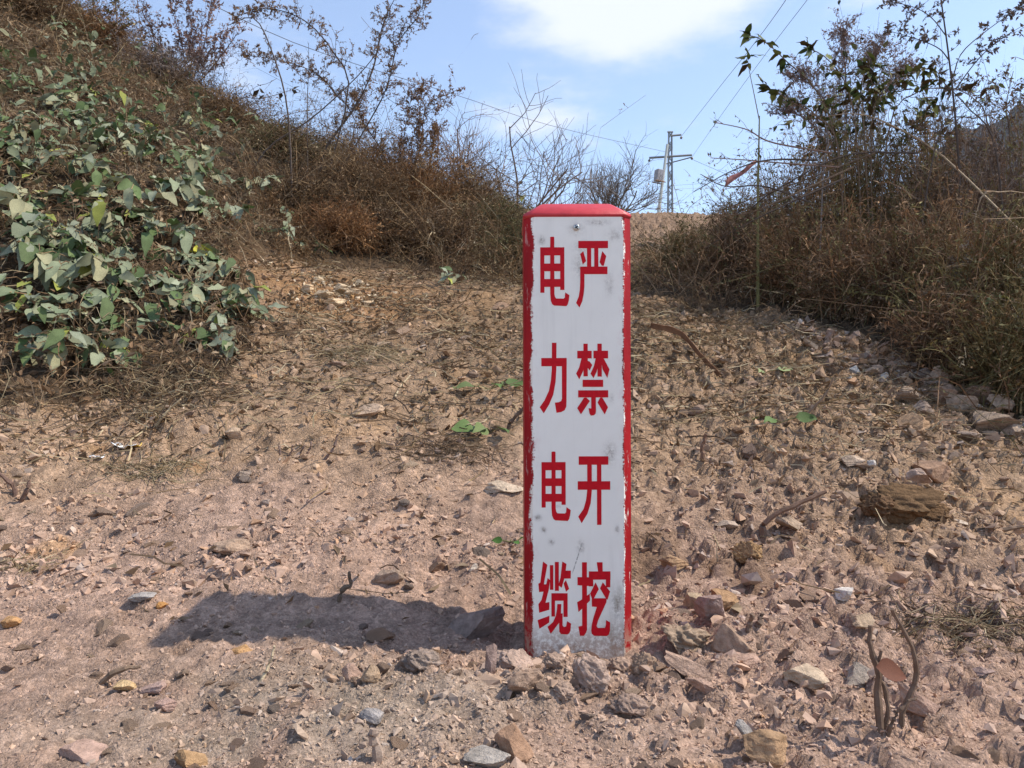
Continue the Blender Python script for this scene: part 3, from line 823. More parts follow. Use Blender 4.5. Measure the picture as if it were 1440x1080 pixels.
PK, TN, GY_, CR, OC, BR, PU = (.43, .30, .245), (.40, .275, .18), (.33, .31, .30), (.58, .47, .35), (.42, .24, .10), (.26, .165, .10), (.32, .24, .225)
place_rock(832, 946, 58, 66, (.47, .34, .27), 'large lumpy pale pink clod against the front of the post', 'clod', name='clod', sink=.3)
place_rock(722, 923, 60, 36, (.46, .33, .26), 'pink crumbly clod at the corner of the white post', 'clod', name='clod')
place_rock(778, 926, 34, 22, (.40, .28, .21), 'small brown clod pressed to the middle of the post foot', 'clod', name='clod')
place_rock(872, 934, 46, 30, (.43, .30, .225), 'crumbly tan clod banked at the stained corner of the post foot', 'clod', name='clod')
place_rock(905, 926, 40, 34, (.38, .26, .18), 'brown clod tucked behind the stained corner of the post', 'clod', name='clod')
place_rock(790, 975, 40, 26, (.41, .29, .22), 'low tan clod in the heap before the post', 'clod', name='clod', sink=.4)
place_rock(885, 985, 60, 40, (.37, .26, .20), 'wide brown clod in the heap before the post', 'clod', name='clod', sink=.42)
place_rock(739, 958, 46, 40, (.38, .275, .21), 'tilted square-edged brown slab in front of the post', tilt=(-35, 20), depth=30)
place_rock(690, 927, 17, 50, PU, 'narrow upright shard standing by the foot of the post', tilt=(0, 6), rot=0, depth=16, sink=.2)
place_rock(722, 1043, 54, 58, (.36, .225, .15), 'rounded tan brown rock beside a grey flat slab', 'round')
place_rock(685, 1064, 66, 30, (.40, .385, .36), 'flat light grey slab beside the tan brown rock', tilt=(-12, 8), depth=52)
place_rock(523, 1008, 34, 20, (.36, .36, .37), 'smooth bluish grey pebble lying alone on gravel', 'round')
place_rock(495, 941, 30, 32, PK, 'round pinkish stone paired with a tan one', 'round')
place_rock(521, 949, 30, 28, (.42, .31, .21), 'round tan stone paired with a pinkish one', 'round')
place_rock(672, 878, 84, 46, (.27, .22, .205), 'broad slab lying in the shadow of the post', tilt=(-20, -18), depth=40, rot=0)
place_rock(592, 925, 60, 40, (.33, .25, .20), 'low brown lump half buried in gravel', 'clod', name='clod', sink=.4)
place_rock(966, 938, 80, 26, (.40, .29, .235), 'long tapered slab leaning beside the red edge of the post', tilt=(-10, 28), depth=24, rot=0)
place_rock(986, 972, 46, 18, PK, 'narrow slab below the long tapered slab', tilt=(-10, 30), depth=20, rot=0)
place_rock(1050, 1050, 44, 16, (.34, .35, .36), 'blue grey splinter of slate lying aslant', tilt=(0, 55), depth=14, rot=0)
place_rock(1075, 1046, 62, 52, (.44, .29, .17), 'orange tan rock beside the slate splinter', 'slab')
place_rock(1132, 948, 62, 30, CR, 'cream coloured slab lying flat near the forked twig', 'slab', depth=40)
place_rock(1211, 944, 66, 46, (.42, .38, .33), 'grey white angular rock behind the forked twig', 'slab')
place_rock(1190, 832, 29, 17, (.68, .66, .64), 'smooth white pebble on bare earth', 'round')
place_rock(1290, 1000, 86, 34, (.42, .29, .235), 'long pink slab leaning against the forked twig', tilt=(-15, 32), depth=30, rot=0)
place_rock(998, 850, 44, 40, PU, 'dark purplish angular stone on the rubble beside the post', 'slab')
place_rock(1030, 888, 60, 52, (.37, .265, .20), 'brown block on the rubble below the purplish stone', 'slab')
place_rock(960, 885, 76, 50, (.40, .29, .20), 'crumbling tan clod close by the red edge', 'clod', name='clod', sink=.35)
place_rock(975, 842, 34, 30, (.45, .36, .25), 'yellowish stone at the top of the rubble', 'slab')
place_rock(1042, 925, 50, 22, PK, 'layered pink slab under the brown block', 'slab', depth=36)
place_rock(1020, 845, 40, 36, (.38, .24, .13), 'ochre stained stone at the top of the rubble', 'slab')
place_rock(710, 681, 58, 22, (.52, .43, .33), 'flat cream stone on the slope behind the post', 'slab', depth=50)
place_rock(666, 799, 14, 17, (.66, .60, .52), 'tiny white cube shaped pebble', 'slab')
place_rock(326, 767, 62, 26, (.40, .295, .22), 'flat tan rock on the smooth trodden earth', 'slab', depth=46)
place_rock(546, 807, 46, 26, (.35, .27, .215), 'greyish tan slab uphill of the shadow', 'slab', tilt=(-10, -15))
place_rock(1266, 694, 116, 58, (.19, .115, .06), 'large dark brown clod of fresh earth', 'clod', name='clod', sink=.35, depth=70)
place_rock(1236, 706, 50, 36, (.17, .10, .055), 'dark crumbly clod leaning on the large dark brown clod', 'clod', name='clod', sink=.3)
place_rock(1312, 716, 54, 32, (.20, .12, .065), 'dark clod broken off downhill of the large dark brown clod', 'clod', name='clod', sink=.35)
place_rock(1293, 682, 36, 22, (.46, .35, .29), 'pink stone on top of the dark clod', 'slab', sink=-.5)
place_rock(1283, 592, 44, 36, (.42, .28, .17), 'upright tan slab at the edge of the rubble shade', 'slab', tilt=(-20, -25))
place_rock(1352, 733, 42, 11, (.56, .50, .43), 'thin white slab lying by the dark clod', 'slab', depth=26)
place_rock(1310, 655, 52, 30, (.34, .22, .15), 'reddish brown rock uphill of the dark clod', 'round')
place_rock(1200, 645, 34, 15, (.45, .36, .28), 'pale flat stone near the dark clod', 'slab')
place_rock(1226, 658, 13, 11, (.68, .65, .60), 'small white pebble beside the pale flat stone', 'slab')
place_rock(125, 1053, 76, 32, (.44, .31, .265), 'broad pink slab at the gravelly verge', 'slab', depth=60, tilt=(-8, 6))
place_rock(175, 963, 34, 17, (.60, .44, .24), 'cream yellow stone beside a pinkish one', 'slab', depth=30)
place_rock(215, 965, 42, 17, (.43, .31, .28), 'pinkish stone beside a cream yellow one', 'slab', tilt=(-5, -14))
place_rock(234, 992, 30, 18, (.45, .31, .27), 'pink stone downhill of the cream yellow one', 'slab')
place_rock(267, 1066, 46, 34, (.42, .27, .14), 'ochre brown rock at the gravelly verge', 'slab')
place_rock(200, 837, 36, 12, (.36, .36, .36), 'blue grey flat stone on pink earth', 'slab', depth=30)
place_rock(228, 852, 16, 12, (.50, .25, .07), 'small rusty orange stone', 'round')
place_rock(14, 875, 32, 18, (.46, .27, .12), 'orange stained stone in pink earth', 'slab')
place_rock(335, 913, 36, 12, (.45, .27, .12), 'orange brown sliver lying in the shadow tip', 'slab', tilt=(0, -12))
place_rock(372, 705, 16, 14, (.28, .24, .22), 'small dark stone on smooth trodden earth', 'slab')
place_rock(345, 665, 24, 13, (.30, .25, .21), 'grey wedge of stone below the dry litter', 'slab')
place_rock(328, 606, 26, 22, (.47, .36, .26), 'pale angular stone among dry litter', 'slab')
place_rock(520, 573, 46, 20, (.50, .38, .28), 'broad pale slab among dry litter', 'slab', depth=40)
place_rock(1210, 885, 40, 20, (.44, .34, .24), 'flat ochre stone uphill of the grey white rock', 'slab', depth=36)
place_rock(1385, 942, 30, 14, PU, 'dark flat stone by the heap of dead grass', 'slab')
place_rock(1020, 735, 34, 14, (.40, .33, .27), 'greyish stone on the slope by the bent twig', 'slab')
place_rock(950, 790, 40, 26, (.36, .24, .14), 'brown stone between post and bent twig', 'slab')
place_rock(1050, 770, 46, 34, (.36, .225, .115), 'rusty lump of earth beside the bent twig', 'clod', name='clod', sink=.4)
place_rock(1110, 740, 40, 22, (.46, .36, .27), 'pale broken stone beneath the bent twig', 'slab')
for i, (u, v, w, h) in enumerate([(432, 404, 26, 17), (455, 412, 30, 16), (478, 402, 28, 18), (498, 410, 26, 16), (470, 424, 34, 15), (446, 392, 20, 13), (515, 424, 18, 10), (505, 395, 18, 12)]):
    o = place_rock(u, v, w, h, (.66, .53, .36) if i % 3 else (.60, .46, .30), 'cream white broken rock in a heap at the foot of the brown brush', 'slab')
    o['group'] = 'heap of cream rocks'
for i, (u, v, w, h) in enumerate([(1262, 512, 34, 22), (1290, 522, 40, 20), (1318, 520, 22, 26), (1330, 548, 32, 24), (1275, 548, 36, 24), (1300, 570, 30, 24), (1350, 560, 46, 34), (1385, 550, 60, 30), (1395, 590, 66, 34), (1240, 535, 24, 16), (1405, 560, 40, 24), (1330, 590, 40, 20), (1225, 520, 20, 14), (1360, 612, 40, 18), (1425, 605, 30, 24)]):
    o = place_rock(u, v, w, h, [(.33, .26, .20), (.27, .22, .19), (.40, .32, .25), (.30, .20, .14)][i % 4], ['warm brown', 'dark grey', 'pale tan', 'reddish brown'][i % 4] + ' rock tumbled at the foot of the shady brush bank', 'slab')
    o['group'] = ['warm brown', 'dark grey', 'pale tan', 'reddish brown'][i % 4] + ' rubble below the brush bank'

# stones bedded in the ground
protos = []
for k in range(14):
    v, f = rock_shape(3, 10, 700 + k, .025, .07, ledge=.06)
    v = v * np.array([1, rng.uniform(.6, .9), rng.uniform(.35, .65)])
    c = np.tile(STONE_PAL[k % len(STONE_PAL)] * rng.uniform(.9, 1.12), (len(v), 1)) * (1 + .12 * noise3(v, 1.6, 800 + k))[:, None]
    protos.append(mesh_np('stone', v, f, M_stone, c, False))
cnt = 0
while cnt < 285:
    y = math.exp(random.uniform(math.log(.72), math.log(3.1))); x = random.uniform(-.70, .72) * y
    a, b = np.array([x]), np.array([y])
    if not off_post(a, b, .10)[0] or inpoly(a, b, LEAFY)[0] or inpoly(a, b, RIGHT)[0] or inpoly(a, b, BROWN)[0]: continue
    if random.random() > .25 + .75 * float(dens_patch(a, b)[0]): continue
    s = .0065 * 3.0 ** (random.random() ** 1.5) * max(y, .8) ** .75
    o = obj('stone', protos[cnt % 14], ground, (x, y, float(H(a, b)[0]) - s * .04))
    o.rotation_euler = (random.gauss(0, .25), random.gauss(0, .25), random.uniform(0, 6.28))
    o.scale = (s, s, s)
    cnt += 1

# ------------------------------------------------------------------ dry litter on the slope
def leaf_template(nseg=5, wid=.36, bend=.25, fold=.18, tip=1.0, wob=0.0, seed=0):
    r = np.random.default_rng(seed)
    t = np.linspace(0, 1, nseg + 1)
    w = wid * np.sin(np.pi * t ** .75) ** .85 * (1 - .25 * t); w[0] = .012; w[-1] = .006
    z = -bend * t ** 2 + r.normal(0, wob, len(t))
    v = []
    for i in range(len(t)):
        v += [(-w[i], t[i], z[i] + fold * w[i] + r.normal(0, wob)), (0, t[i], z[i]), (w[i], t[i], z[i] + fold * w[i] + r.normal(0, wob))]
    f = []
    for i in range(nseg):
        a = 3 * i
        f += [(a, a + 1, a + 4, a + 3), (a + 1, a + 2, a + 5, a + 4)]
    return np.array(v), np.array(f)

BRN = np.array([[.18, .108, .058], [.23, .145, .08], [.28, .19, .115], [.13, .08, .045], [.34, .25, .16], [.21, .145, .09]])
STRAW = np.array([[.46, .36, .21], [.40, .30, .17], [.33, .24, .13], [.52, .42, .27], [.26, .18, .10]])
def pick(pal, n, lo=.8, hi=1.2): return pal[rng.integers(0, len(pal), n)] * rng.uniform(lo, hi, (n, 1))

def bare(x, y): return ~inpoly(x, y, LEAFY) & ~inpoly(x, y, BROWN) & ~inpoly(x, y, RIGHT) & off_post(x, y)
def litter_w(x, y):
    w = sstep(1.75, 2.5, y + .55 * fbm(x * 1.6, y * 1.6, 2, 151)) * sstep(-.45, .25, fbm(x * 4, y * 4, 2, 161) + .15)
    pit = np.exp(-((x + .98) / .28) ** 2 - ((y - 1.95) / .18) ** 2) * 1.2
    right = np.exp(-((x - .75) / .45) ** 2 - ((y - 2.3) / .5) ** 2) * .5
    return np.clip(w + pit + right, 0.02, 1)
mb = MB()
n = 46000
y = rng.uniform(1.1, 6.0, n); x = rng.uniform(-.8, .8, n) * y
k = bare(x, y) & (rng.random(n) < litter_w(x, y)) & ~inpoly(x, y, [(.85, 5.0), (1.25, 5.1), (1.7, 6.2), (2.0, 7.5), (.6, 7.5), (.7, 6)])
x, y = x[k], y[k]; n = len(x)
P = gpt(x, y); P[:, 2] += rng.uniform(.0, .010, n)
T_bit = (np.array([(0, -.5, 0), (.26, 0, .12), (0, .5, -.04), (-.22, .05, .10)]), np.array([[0, 1, 2, 3]]))
sz = rng.uniform(.007, .030, n) * np.clip(y, 1, 3) ** .3
instances(T_bit[0], T_bit[1], rand_rot(n, .55), np.stack([sz * rng.uniform(.5, 1.2, n), sz, sz], -1), P, pick(BRN, n, .6, 1.3), mb)
# straw and stalks
n = 27000
y = rng.uniform(1.2, 5.5, n); x = rng.uniform(-.8, .8, n) * y
k = bare(x, y) & (rng.random(n) < litter_w(x, y)); x, y = x[k], y[k]; n = len(x)
P0 = gpt(x, y); a = rng.uniform(0, 2 * np.pi, n); l = rng.uniform(.03, .16, n)
D = np.stack([np.cos(a), np.sin(a) * .8, rng.normal(0, .16, n)], -1)
ts = np.linspace(0, 1, 4)[None, :, None]
P = P0[:, None, :] + D[:, None, :] * l[:, None, None] * ts
P[..., 2] = np.maximum(P[..., 2], H(P[..., 0], P[..., 1]) + .002) + rng.uniform(.001, .008, n)[:, None]
P[:, 1:3] += rng.normal(0, .006, (n, 2, 3))
ribbons(P, rng.uniform(.0007, .0019, n)[:, None] * np.ones((1, 4)), np.where(rng.random((n, 1)) < .62, pick(STRAW, n, .55, 1), pick(BRN, n, .6, 1)), mb)
lt = mb.build('leaf_litter', M_straw)
tag(lt, 'dry brown leaf and straw litter scattered over the slope', 'litter', None, 'stuff')

# ------------------------------------------------------------------ brush on the banks
def sample_in(poly, n, wfun=None):
    xs_, ys_ = [], []
    pa = np.array(poly); lo, hi = pa.min(0), pa.max(0); tot = 0
    while tot < n:
        x = rng.uniform(lo[0], hi[0], n); y = rng.uniform(lo[1], hi[1], n)
        k = inpoly(x, y, poly) & (np.abs(x) < 1.0 * y + .5)
        # thin out with distance: nearer plants show larger
        k &= rng.random(n) < np.clip((3.2 / np.maximum(y, 1)) ** 1.6, 0, 1)
        if wfun is not None: k &= rng.random(n) < wfun(x, y)
        xs_.append(x[k]); ys_.append(y[k]); tot += k.sum()
    return np.concatenate(xs_)[:n], np.concatenate(ys_)[:n]

def grow(P0, D, L, K=5, droop=.5, wig=.05):
    """curved paths from P0 along D, bending down by droop and wandering"""
    n = len(P0); t = np.linspace(0, 1, K)
    P = P0[:, None, :] + D[:, None, :] * (L[:, None] * t)[..., None]
    P[..., 2] -= (np.broadcast_to(droop, (n,)) * L)[:, None] * t ** 2
    w = np.cumsum(rng.normal(0, wig, (n, K, 3)), axis=1) * L[:, None, None]; w -= w[:, :1]
    return P + w

def along(P, t):
    """points and tangents at parameter t (N,M) of paths (N,K,3)"""
    N, K, _ = P.shape; f = t * (K - 1); i = np.clip(f.astype(int), 0, K - 2); a = (f - i)[..., None]
    r = np.arange(N)[:, None]
    p = P[r, i] * (1 - a) + P[r, i + 1] * a; d = norm(P[r, i + 1] - P[r, i])
    return p, d

def side(P, m, lmin, lmax, tlo=.25, spread=1.0, up=.3, K=4, droop=.1, wig=.05):
    """m side shoots on each path"""
    N = len(P); t = rng.uniform(tlo, 1, (N, m)); p, d = along(P, t)
    r = norm(rng.normal(size=(N, m, 3))); dd = norm(d * .6 + r * spread + np.array([0, 0, up]))
    L = rng.uniform(lmin, lmax, (N, m)) * (1.15 - .7 * t)
    return grow(p.reshape(-1, 3), dd.reshape(-1, 3), L.ravel(), K, droop, wig)

def flakes(P, m, smin, smax, pal, mb, tmpl, tlo=.1, spread=1.0, lo=.75, hi=1.2):
    """m small dead leaves along each path"""
    N = len(P); t = rng.uniform(tlo, 1, (N, m)); p, d = along(P, t)
    f = norm(d.reshape(-1, 3) * .4 + rng.normal(size=(N * m, 3)) * spread)
    Rm = frame(f, norm(rng.normal(size=(N * m, 3)) + np.array([0, 0, .6])))
    instances(tmpl[0], tmpl[1], Rm, rng.uniform(smin, smax, N * m), p.reshape(-1, 3), pick(pal, N * m, lo, hi), mb)

T_small = leaf_template(1, .34, .0, .0)
T_small = (np.array([(0, 0, 0), (.22, .45, .05), (0, 1, -.1), (-.22, .45, .05)]), np.array([[0, 1, 2, 3]]))
BRUSH = np.array([.98, 1.06, 1.12]) * np.array([[.160, .088, .042], [.20, .115, .056], [.13, .070, .036], [.25, .155, .080], [.11, .064, .036], [.18, .118, .072]])
BRUSH_R = np.array([1.08, 1.14, 1.16]) * np.array([[.165, .092, .052], [.20, .115, .066], [.13, .076, .046], [.26, .165, .098], [.10, .066, .044], [.18, .12, .08], [.15, .13, .06]])

def brush_mass(name, poly, n, h0, h1, pal, lean, label, sprigs=6, fl=3, wfun=None, straw=.14, tall=.06):
    mb = MB()
    # plants stand in clumps
    m = n // 9
    cx1, cy1 = sample_in(poly, m, wfun)
    w = rng.integers(0, m, n); sd = .05 + .06 * rng.random(m)
    x = cx1[w] + rng.normal(0, 1, n) * sd[w]; y = cy1[w] + rng.normal(0, 1, n) * sd[w]
    P0 = gpt(x, y, False); P0[:, 2] -= .01
    hm = (.40 + 1.1 * sstep(-.35, .4, fbm(x * 1.6, y * 1.6, 2, 181))) * rng.uniform(.6, 1.35, m)[w]
    edge = np.clip(np.min([np.hypot(x - a, y - b) for a, b in poly], axis=0) / .25, .62, 1)
    L = rng.uniform(h0, h1, n) * hm * edge
    tl = (rng.random(n) < tall) & (y < 4.4); L[tl] *= 1.7
    gap = (x / y > -.05) & (x / y < .34) & (y > 3.9); L[gap] *= .5    # low growth beside the trodden path over the crest
    ca = rng.normal(0, .35, (m, 3))
    D = norm(ca[w] * np.array([1, 1, .2]) + rng.normal(0, .42, (n, 3)) * np.array([1, 1, .35]) + np.array([lean[0], lean[1], .85]))
    S = grow(P0, D, L, 5, np.where(tl, rng.uniform(0, .3, n), rng.uniform(.15, .9, n)), .055)
    cc = pick(pal, m, .75, 1.3)[w]
    pc = np.where(rng.random((n, 1)) < straw, pick(STRAW, n, .55, .95), cc * rng.uniform(.8, 1.2, (n, 1)))
    ribbons(S, np.linspace(1, .35, 5)[None] * rng.uniform(.0010, .0026, n)[:, None], pc, mb)
    Q = side(S, sprigs, .05, .20, .15, .8, .1, 4, .25, .07)
    qc = np.repeat(pc, sprigs, axis=0) * rng.uniform(.75, 1.25, (len(Q), 1))
    ribbons(Q, np.linspace(1, .4, 4)[None] * rng.uniform(.0006, .0016, len(Q))[:, None], qc, mb)
    N = len(Q); t = rng.uniform(.15, 1, (N, fl)); p, d = along(Q, t)
    f = norm(d.reshape(-1, 3) * .5 + rng.normal(size=(N * fl, 3)))
    Rm = frame(f, norm(rng.normal(size=(N * fl, 3)) + np.array([0, 0, .6])))
    instances(T_small[0], T_small[1], Rm, rng.uniform(.006, .019, N * fl), p.reshape(-1, 3), np.repeat(qc, fl, axis=0) * rng.uniform(.8, 1.3, (N * fl, 1)), mb)
    o = mb.build(name, M_brush)
    return tag(o, label, 'brush', None, 'stuff')

brush_mass('dry_brush', BROWN, 3300, .26, .66, BRUSH, (.1, -.25), 'tangled dark brown dead weeds covering the bank behind the creeper', 6, 2)
brush_mass('dry_brush', RIGHT, 5200, .26, .66, BRUSH_R, (-.18, -.24), 'tangled reddish brown dead weeds covering the bank by the leafy branches', 6, 2)
def dome_bush(u, vtop, d, rad, label, pal, group, n=300, leafy=None, sparse=False, spr=5):
    """rounded dead bush: stems fan out from the foot to an uneven dome, tips droop"""
    x = (u - 720) / F * d; zt = CAMZ + (540 - vtop) / F * d
    b = np.array([x, d, float(H(np.array([x]), np.array([d]), False)[0]) - .02]); h = max(zt - b[2], .2)
    root = tag(empty('dead_bush' if leafy is None else 'green_bush', tuple(b)), label, 'bush', group)
    a = rng.uniform(0, 2 * np.pi, n); q = rng.random(n) ** .6
    lump = 1 + .28 * np.sin(3 * a + u) * q + rng.normal(0, .16, n)
    tip = np.stack([np.cos(a) * rad * q, np.sin(a) * rad * q * .8, h * np.sqrt(np.maximum(1 - .8 * q * q, .05))], -1) * lump[:, None]
    st = np.stack([rng.normal(0, rad * .28, n), rng.normal(0, rad * .22, n), np.zeros(n)], -1)
    t = np.linspace(0, 1, 6)[None, :, None]
    S = st[:, None] * (1 - t) ** 1.4 + tip[:, None] * t + np.array([0, 0, 1.0]) * (h * .22 * np.sin(np.pi * t) * (1 - q)[:, None, None])
    S = S + np.cumsum(rng.normal(0, .018 * h, S.shape), axis=1) - 0
    S[..., 2] -= .10 * h * t[..., 0] ** 3 * q[:, None]
    cm = pick(pal, n, .7, 1.3)
    mb = MB(); ribbons(S, np.linspace(1, .3, 6)[None] * rng.uniform(.0012, .0030, n)[:, None], cm, mb)
    Q = side(S, spr, .05, .20, .3, .75, .12, 4, .3, .07)
    qc = np.repeat(cm, spr, axis=0) * rng.uniform(.75, 1.3, (len(Q), 1))
    ribbons(Q, np.linspace(1, .4, 4)[None] * rng.uniform(.0007, .0017, len(Q))[:, None], qc, mb)
    mb.build('twigs', M_brush, root)['kind'] = 'stuff'
    mb = MB()
    fl = 1 if sparse else 2; N = len(Q); tt = rng.uniform(.2, 1, (N, fl)); p, dd = along(Q, tt)
    f = norm(dd.reshape(-1, 3) * .5 + rng.normal(size=(N * fl, 3))); Rm = frame(f, norm(rng.normal(size=(N * fl, 3)) + np.array([0, 0, .6])))
    instances(T_small[0], T_small[1], Rm, rng.uniform(.006, .022, N * fl), p.reshape(-1, 3), np.repeat(qc, fl, axis=0) * rng.uniform(.8, 1.35, (N * fl, 1)), mb)
    mb.build('dry_leaves', M_brush, root)['kind'] = 'stuff'
    if leafy is not None:
        mb = MB(); k = rng.choice(N, leafy, replace=N < leafy); p, dd = along(Q[k], rng.uniform(.4, 1, (leafy, 1)))
        f = norm(dd.reshape(-1, 3) * .4 + rng.normal(0, .7, (leafy, 3)) + np.array([0, -.2, -.25])); Rm = frame(f, norm(rng.normal(0, .5, (leafy, 3)) + np.array([.2, -.2, 1])))
        lc = np.array([lin(96, 104, 58), lin(70, 82, 42), lin(118, 116, 66), lin(88, 72, 44)]) * .8
        tv = np.array([(0, 0, 0), (.24, .3, .06), (.2, .7, 0), (0, 1, -.12), (-.2, .7, 0), (-.24, .3, .06), (0, .5, -.03)]); tf = np.array([[0, 1, 6, 5], [1, 2, 3, 6], [6, 3, 4, 5]])
        instances(tv, tf, Rm, rng.uniform(.025, .055, leafy), p.reshape(-1, 3), lc[rng.integers(0, 4, leafy)] * rng.uniform(.7, 1.2, (leafy, 1)), mb)
        mb.build('leaves', M_leaf, root)['kind'] = 'stuff'
DARKB = BRUSH * .8; RUST = BRUSH * np.array([1.25, 1.05, .9]); OLIV = np.array([[.13, .11, .05], [.10, .09, .045], [.17, .13, .065], [.12, .075, .04]]); GREYB = np.array([[.19, .15, .125], [.15, .115, .10], [.24, .19, .16], [.13, .09, .07]])
GB = 'dead bushes massed on the bank behind the creeper'
for u, vt, d, r_, pal, nm in [(425, 255, 4.0, .34, DARKB, 'dark brown'), (500, 225, 4.3, .40, BRUSH, 'mid brown'), (575, 205, 4.6, .42, RUST, 'rusty'), (650, 235, 4.9, .40, BRUSH, 'mid brown'), (470, 300, 3.75, .30, RUST, 'rusty'),
                           (545, 300, 4.0, .32, DARKB, 'dark brown'), (620, 295, 4.1, .34, BRUSH, 'mid brown'), (690, 285, 4.6, .34, OLIV, 'olive tinged'), (725, 325, 4.0, .24, OLIV, 'olive tinged'), (395, 215, 4.7, .36, OLIV, 'olive tinged')]:
    dome_bush(u, vt, d, r_, nm + ' rounded dead bush on the bank behind the creeper', pal, nm + ' ' + GB)
for u, vt, d, r_, pal, nm in [(60, 45, 4.7, .42, BRUSH, 'mid brown'), (215, 118, 5.1, .38, GREYB, 'greyish'), (315, 150, 5.0, .34, BRUSH, 'mid brown'), (135, 85, 5.0, .36, RUST, 'rusty'), (0, 10, 4.6, .4, DARKB, 'dark brown')]:
    dome_bush(u, vt, d, r_, nm + ' dead bush on the crest of the creeper bank', pal, nm + ' dead bushes on the creeper bank crest', 240)
DARKR = BRUSH_R * .82
for u, vt, d, r_, pal, nm in [(q0, q1 - (44 if q1 < 300 and q0 > 1100 else 26), q2, q3, q4 * np.array([1.2, 1.14, 1.05]), q5) for q0, q1, q2, q3, q4, q5 in [(1085, 262, 3.9, .36, DARKR, 'dark'), (1150, 228, 3.9, .42, BRUSH_R, 'reddish brown'), (1225, 225, 3.8, .42, OLIV, 'olive tinged'), (1300, 232, 3.7, .42, BRUSH_R, 'reddish brown'), (1375, 222, 3.6, .42, GREYB, 'greyish'), (1450, 205, 3.5, .42, BRUSH_R, 'reddish brown'),
                           (1040, 325, 3.7, .28, DARKR, 'dark'), (1120, 335, 3.35, .30, DARKR, 'dark'), (1195, 340, 3.1, .30, BRUSH_R, 'reddish brown'), (1270, 335, 2.95, .32, DARKR, 'dark'), (1345, 330, 2.8, .32, BRUSH_R, 'reddish brown'), (1425, 330, 2.65, .32, OLIV, 'olive tinged'),
                           (960, 350, 4.2, .24, OLIV, 'olive tinged'), (1330, 440, 2.5, .20, DARKR, 'dark'), (1425, 455, 2.3, .20, OLIV, 'olive tinged')]]:
    dome_bush(u, vt, d, r_, nm + ' rounded dead bush on the bank under the leafy branches', pal, nm + ' dead bushes under the leafy branches', 290)
dome_bush(1195, 85, 4.4, .50, 'tall half bare bush with small green leaves against the sky', GREYB, None, 340, 520, True, 6)
dome_bush(1300, 135, 4.3, .42, 'half bare bush with green leaves in front of the far hill', GREYB, None, 260, 330, True, 6)
dome_bush(1400, 165, 4.2, .40, 'greyish twiggy bush in front of the far hill', GREYB, None, 240, None, True, 6)
# dry grass between the creepers
def dry_grass(poly, n, label):
    mb = MB()
    x, y = sample_in(poly, n); P0 = gpt(x, y, False)
    L = rng.uniform(.08, .30, n)
    D = norm(rng.normal(0, .6, (n, 3)) * np.array([1, 1, .4]) + np.array([.12, -.3, .75]))
    S = grow(P0, D, L, 5, rng.uniform(.5, 1.3, n), .04)
    S[..., 2] = np.maximum(S[..., 2], H(S[..., 0], S[..., 1], False) + .004)
    cl = fbm(x * 3, y * 3, 2, 191)[:, None]
    pc = np.where(rng.random((n, 1)) < .42 + cl, pick(STRAW, n, .45, .85), pick(BRUSH, n, .8, 1.3))
    ribbons(S, np.linspace(1, .25, 5)[None] * rng.uniform(.0009, .0026, n)[:, None], pc, mb)
    flakes(S, 2, .012, .035, BRN, mb, T_small)
    o = mb.build('dry_grass', M_straw)
    return tag(o, label, 'grass', None, 'stuff')
dry_grass(LEAFY, 18000, 'matted straw coloured dead grass under the creeper leaves')
# rank growth along the top of the left bank
TOPL = [(-1.9, 4.0), (-1.7, 5.2), (-2.2, 7.0), (-7, 7.0), (-7, 4.3), (-3.0, 3.7)]
brush_mass('dry_brush', TOPL, 1500, .22, .55, BRUSH, (.05, -.1), 'tall brown dead weeds along the top of the creeper bank', 6, 2)

# ------------------------------------------------------------------ creepers with broad leaves
LEAF_T = [leaf_template(6, wd, bd, fd, wob=.03, seed=30 + i) for i, (wd, bd, fd) in enumerate([(.27, .20, .25), (.23, .35, .12), (.30, .12, .35), (.25, .6, .2), (.22, -.12, .45)])]
LEAF_C = [lin(146, 154, 128), lin(132, 144, 116), lin(160, 166, 146), lin(108, 126, 84), lin(166, 162, 132), lin(96, 116, 72), lin(156, 160, 134)]
LEAF_ME = []
for i, (tv, tf) in enumerate(LEAF_T):
    for j, c in enumerate(LEAF_C):
        cc = np.tile(c * .66 * np.array([1.0, 1.0, .90]), (len(tv), 1)); cc[1::3] *= 1.15
        LEAF_ME.append(mesh_np('leaf', tv, tf, M_leaf, cc, True))
yel = np.tile(lin(200, 195, 70) * .8, (len(LEAF_T[0][0]), 1)); YEL_ME = mesh_np('leaf', LEAF_T[0][0], LEAF_T[0][1], M_leaf, yel, True)
Y2 = np.tile(lin(165, 170, 80) * .75, (len(LEAF_T[1][0]), 1)); YEL2_ME = mesh_np('leaf', LEAF_T[1][0], LEAF_T[1][1], M_leaf, Y2, True)

def set_m(o, m3, loc, s):
    m = Matrix.Identity(4)
    for a in range(3):
        for b in range(3): m[a][b] = float(m3[a, b]) * s
        m[a][3] = float(loc[a])
    o.matrix_local = m

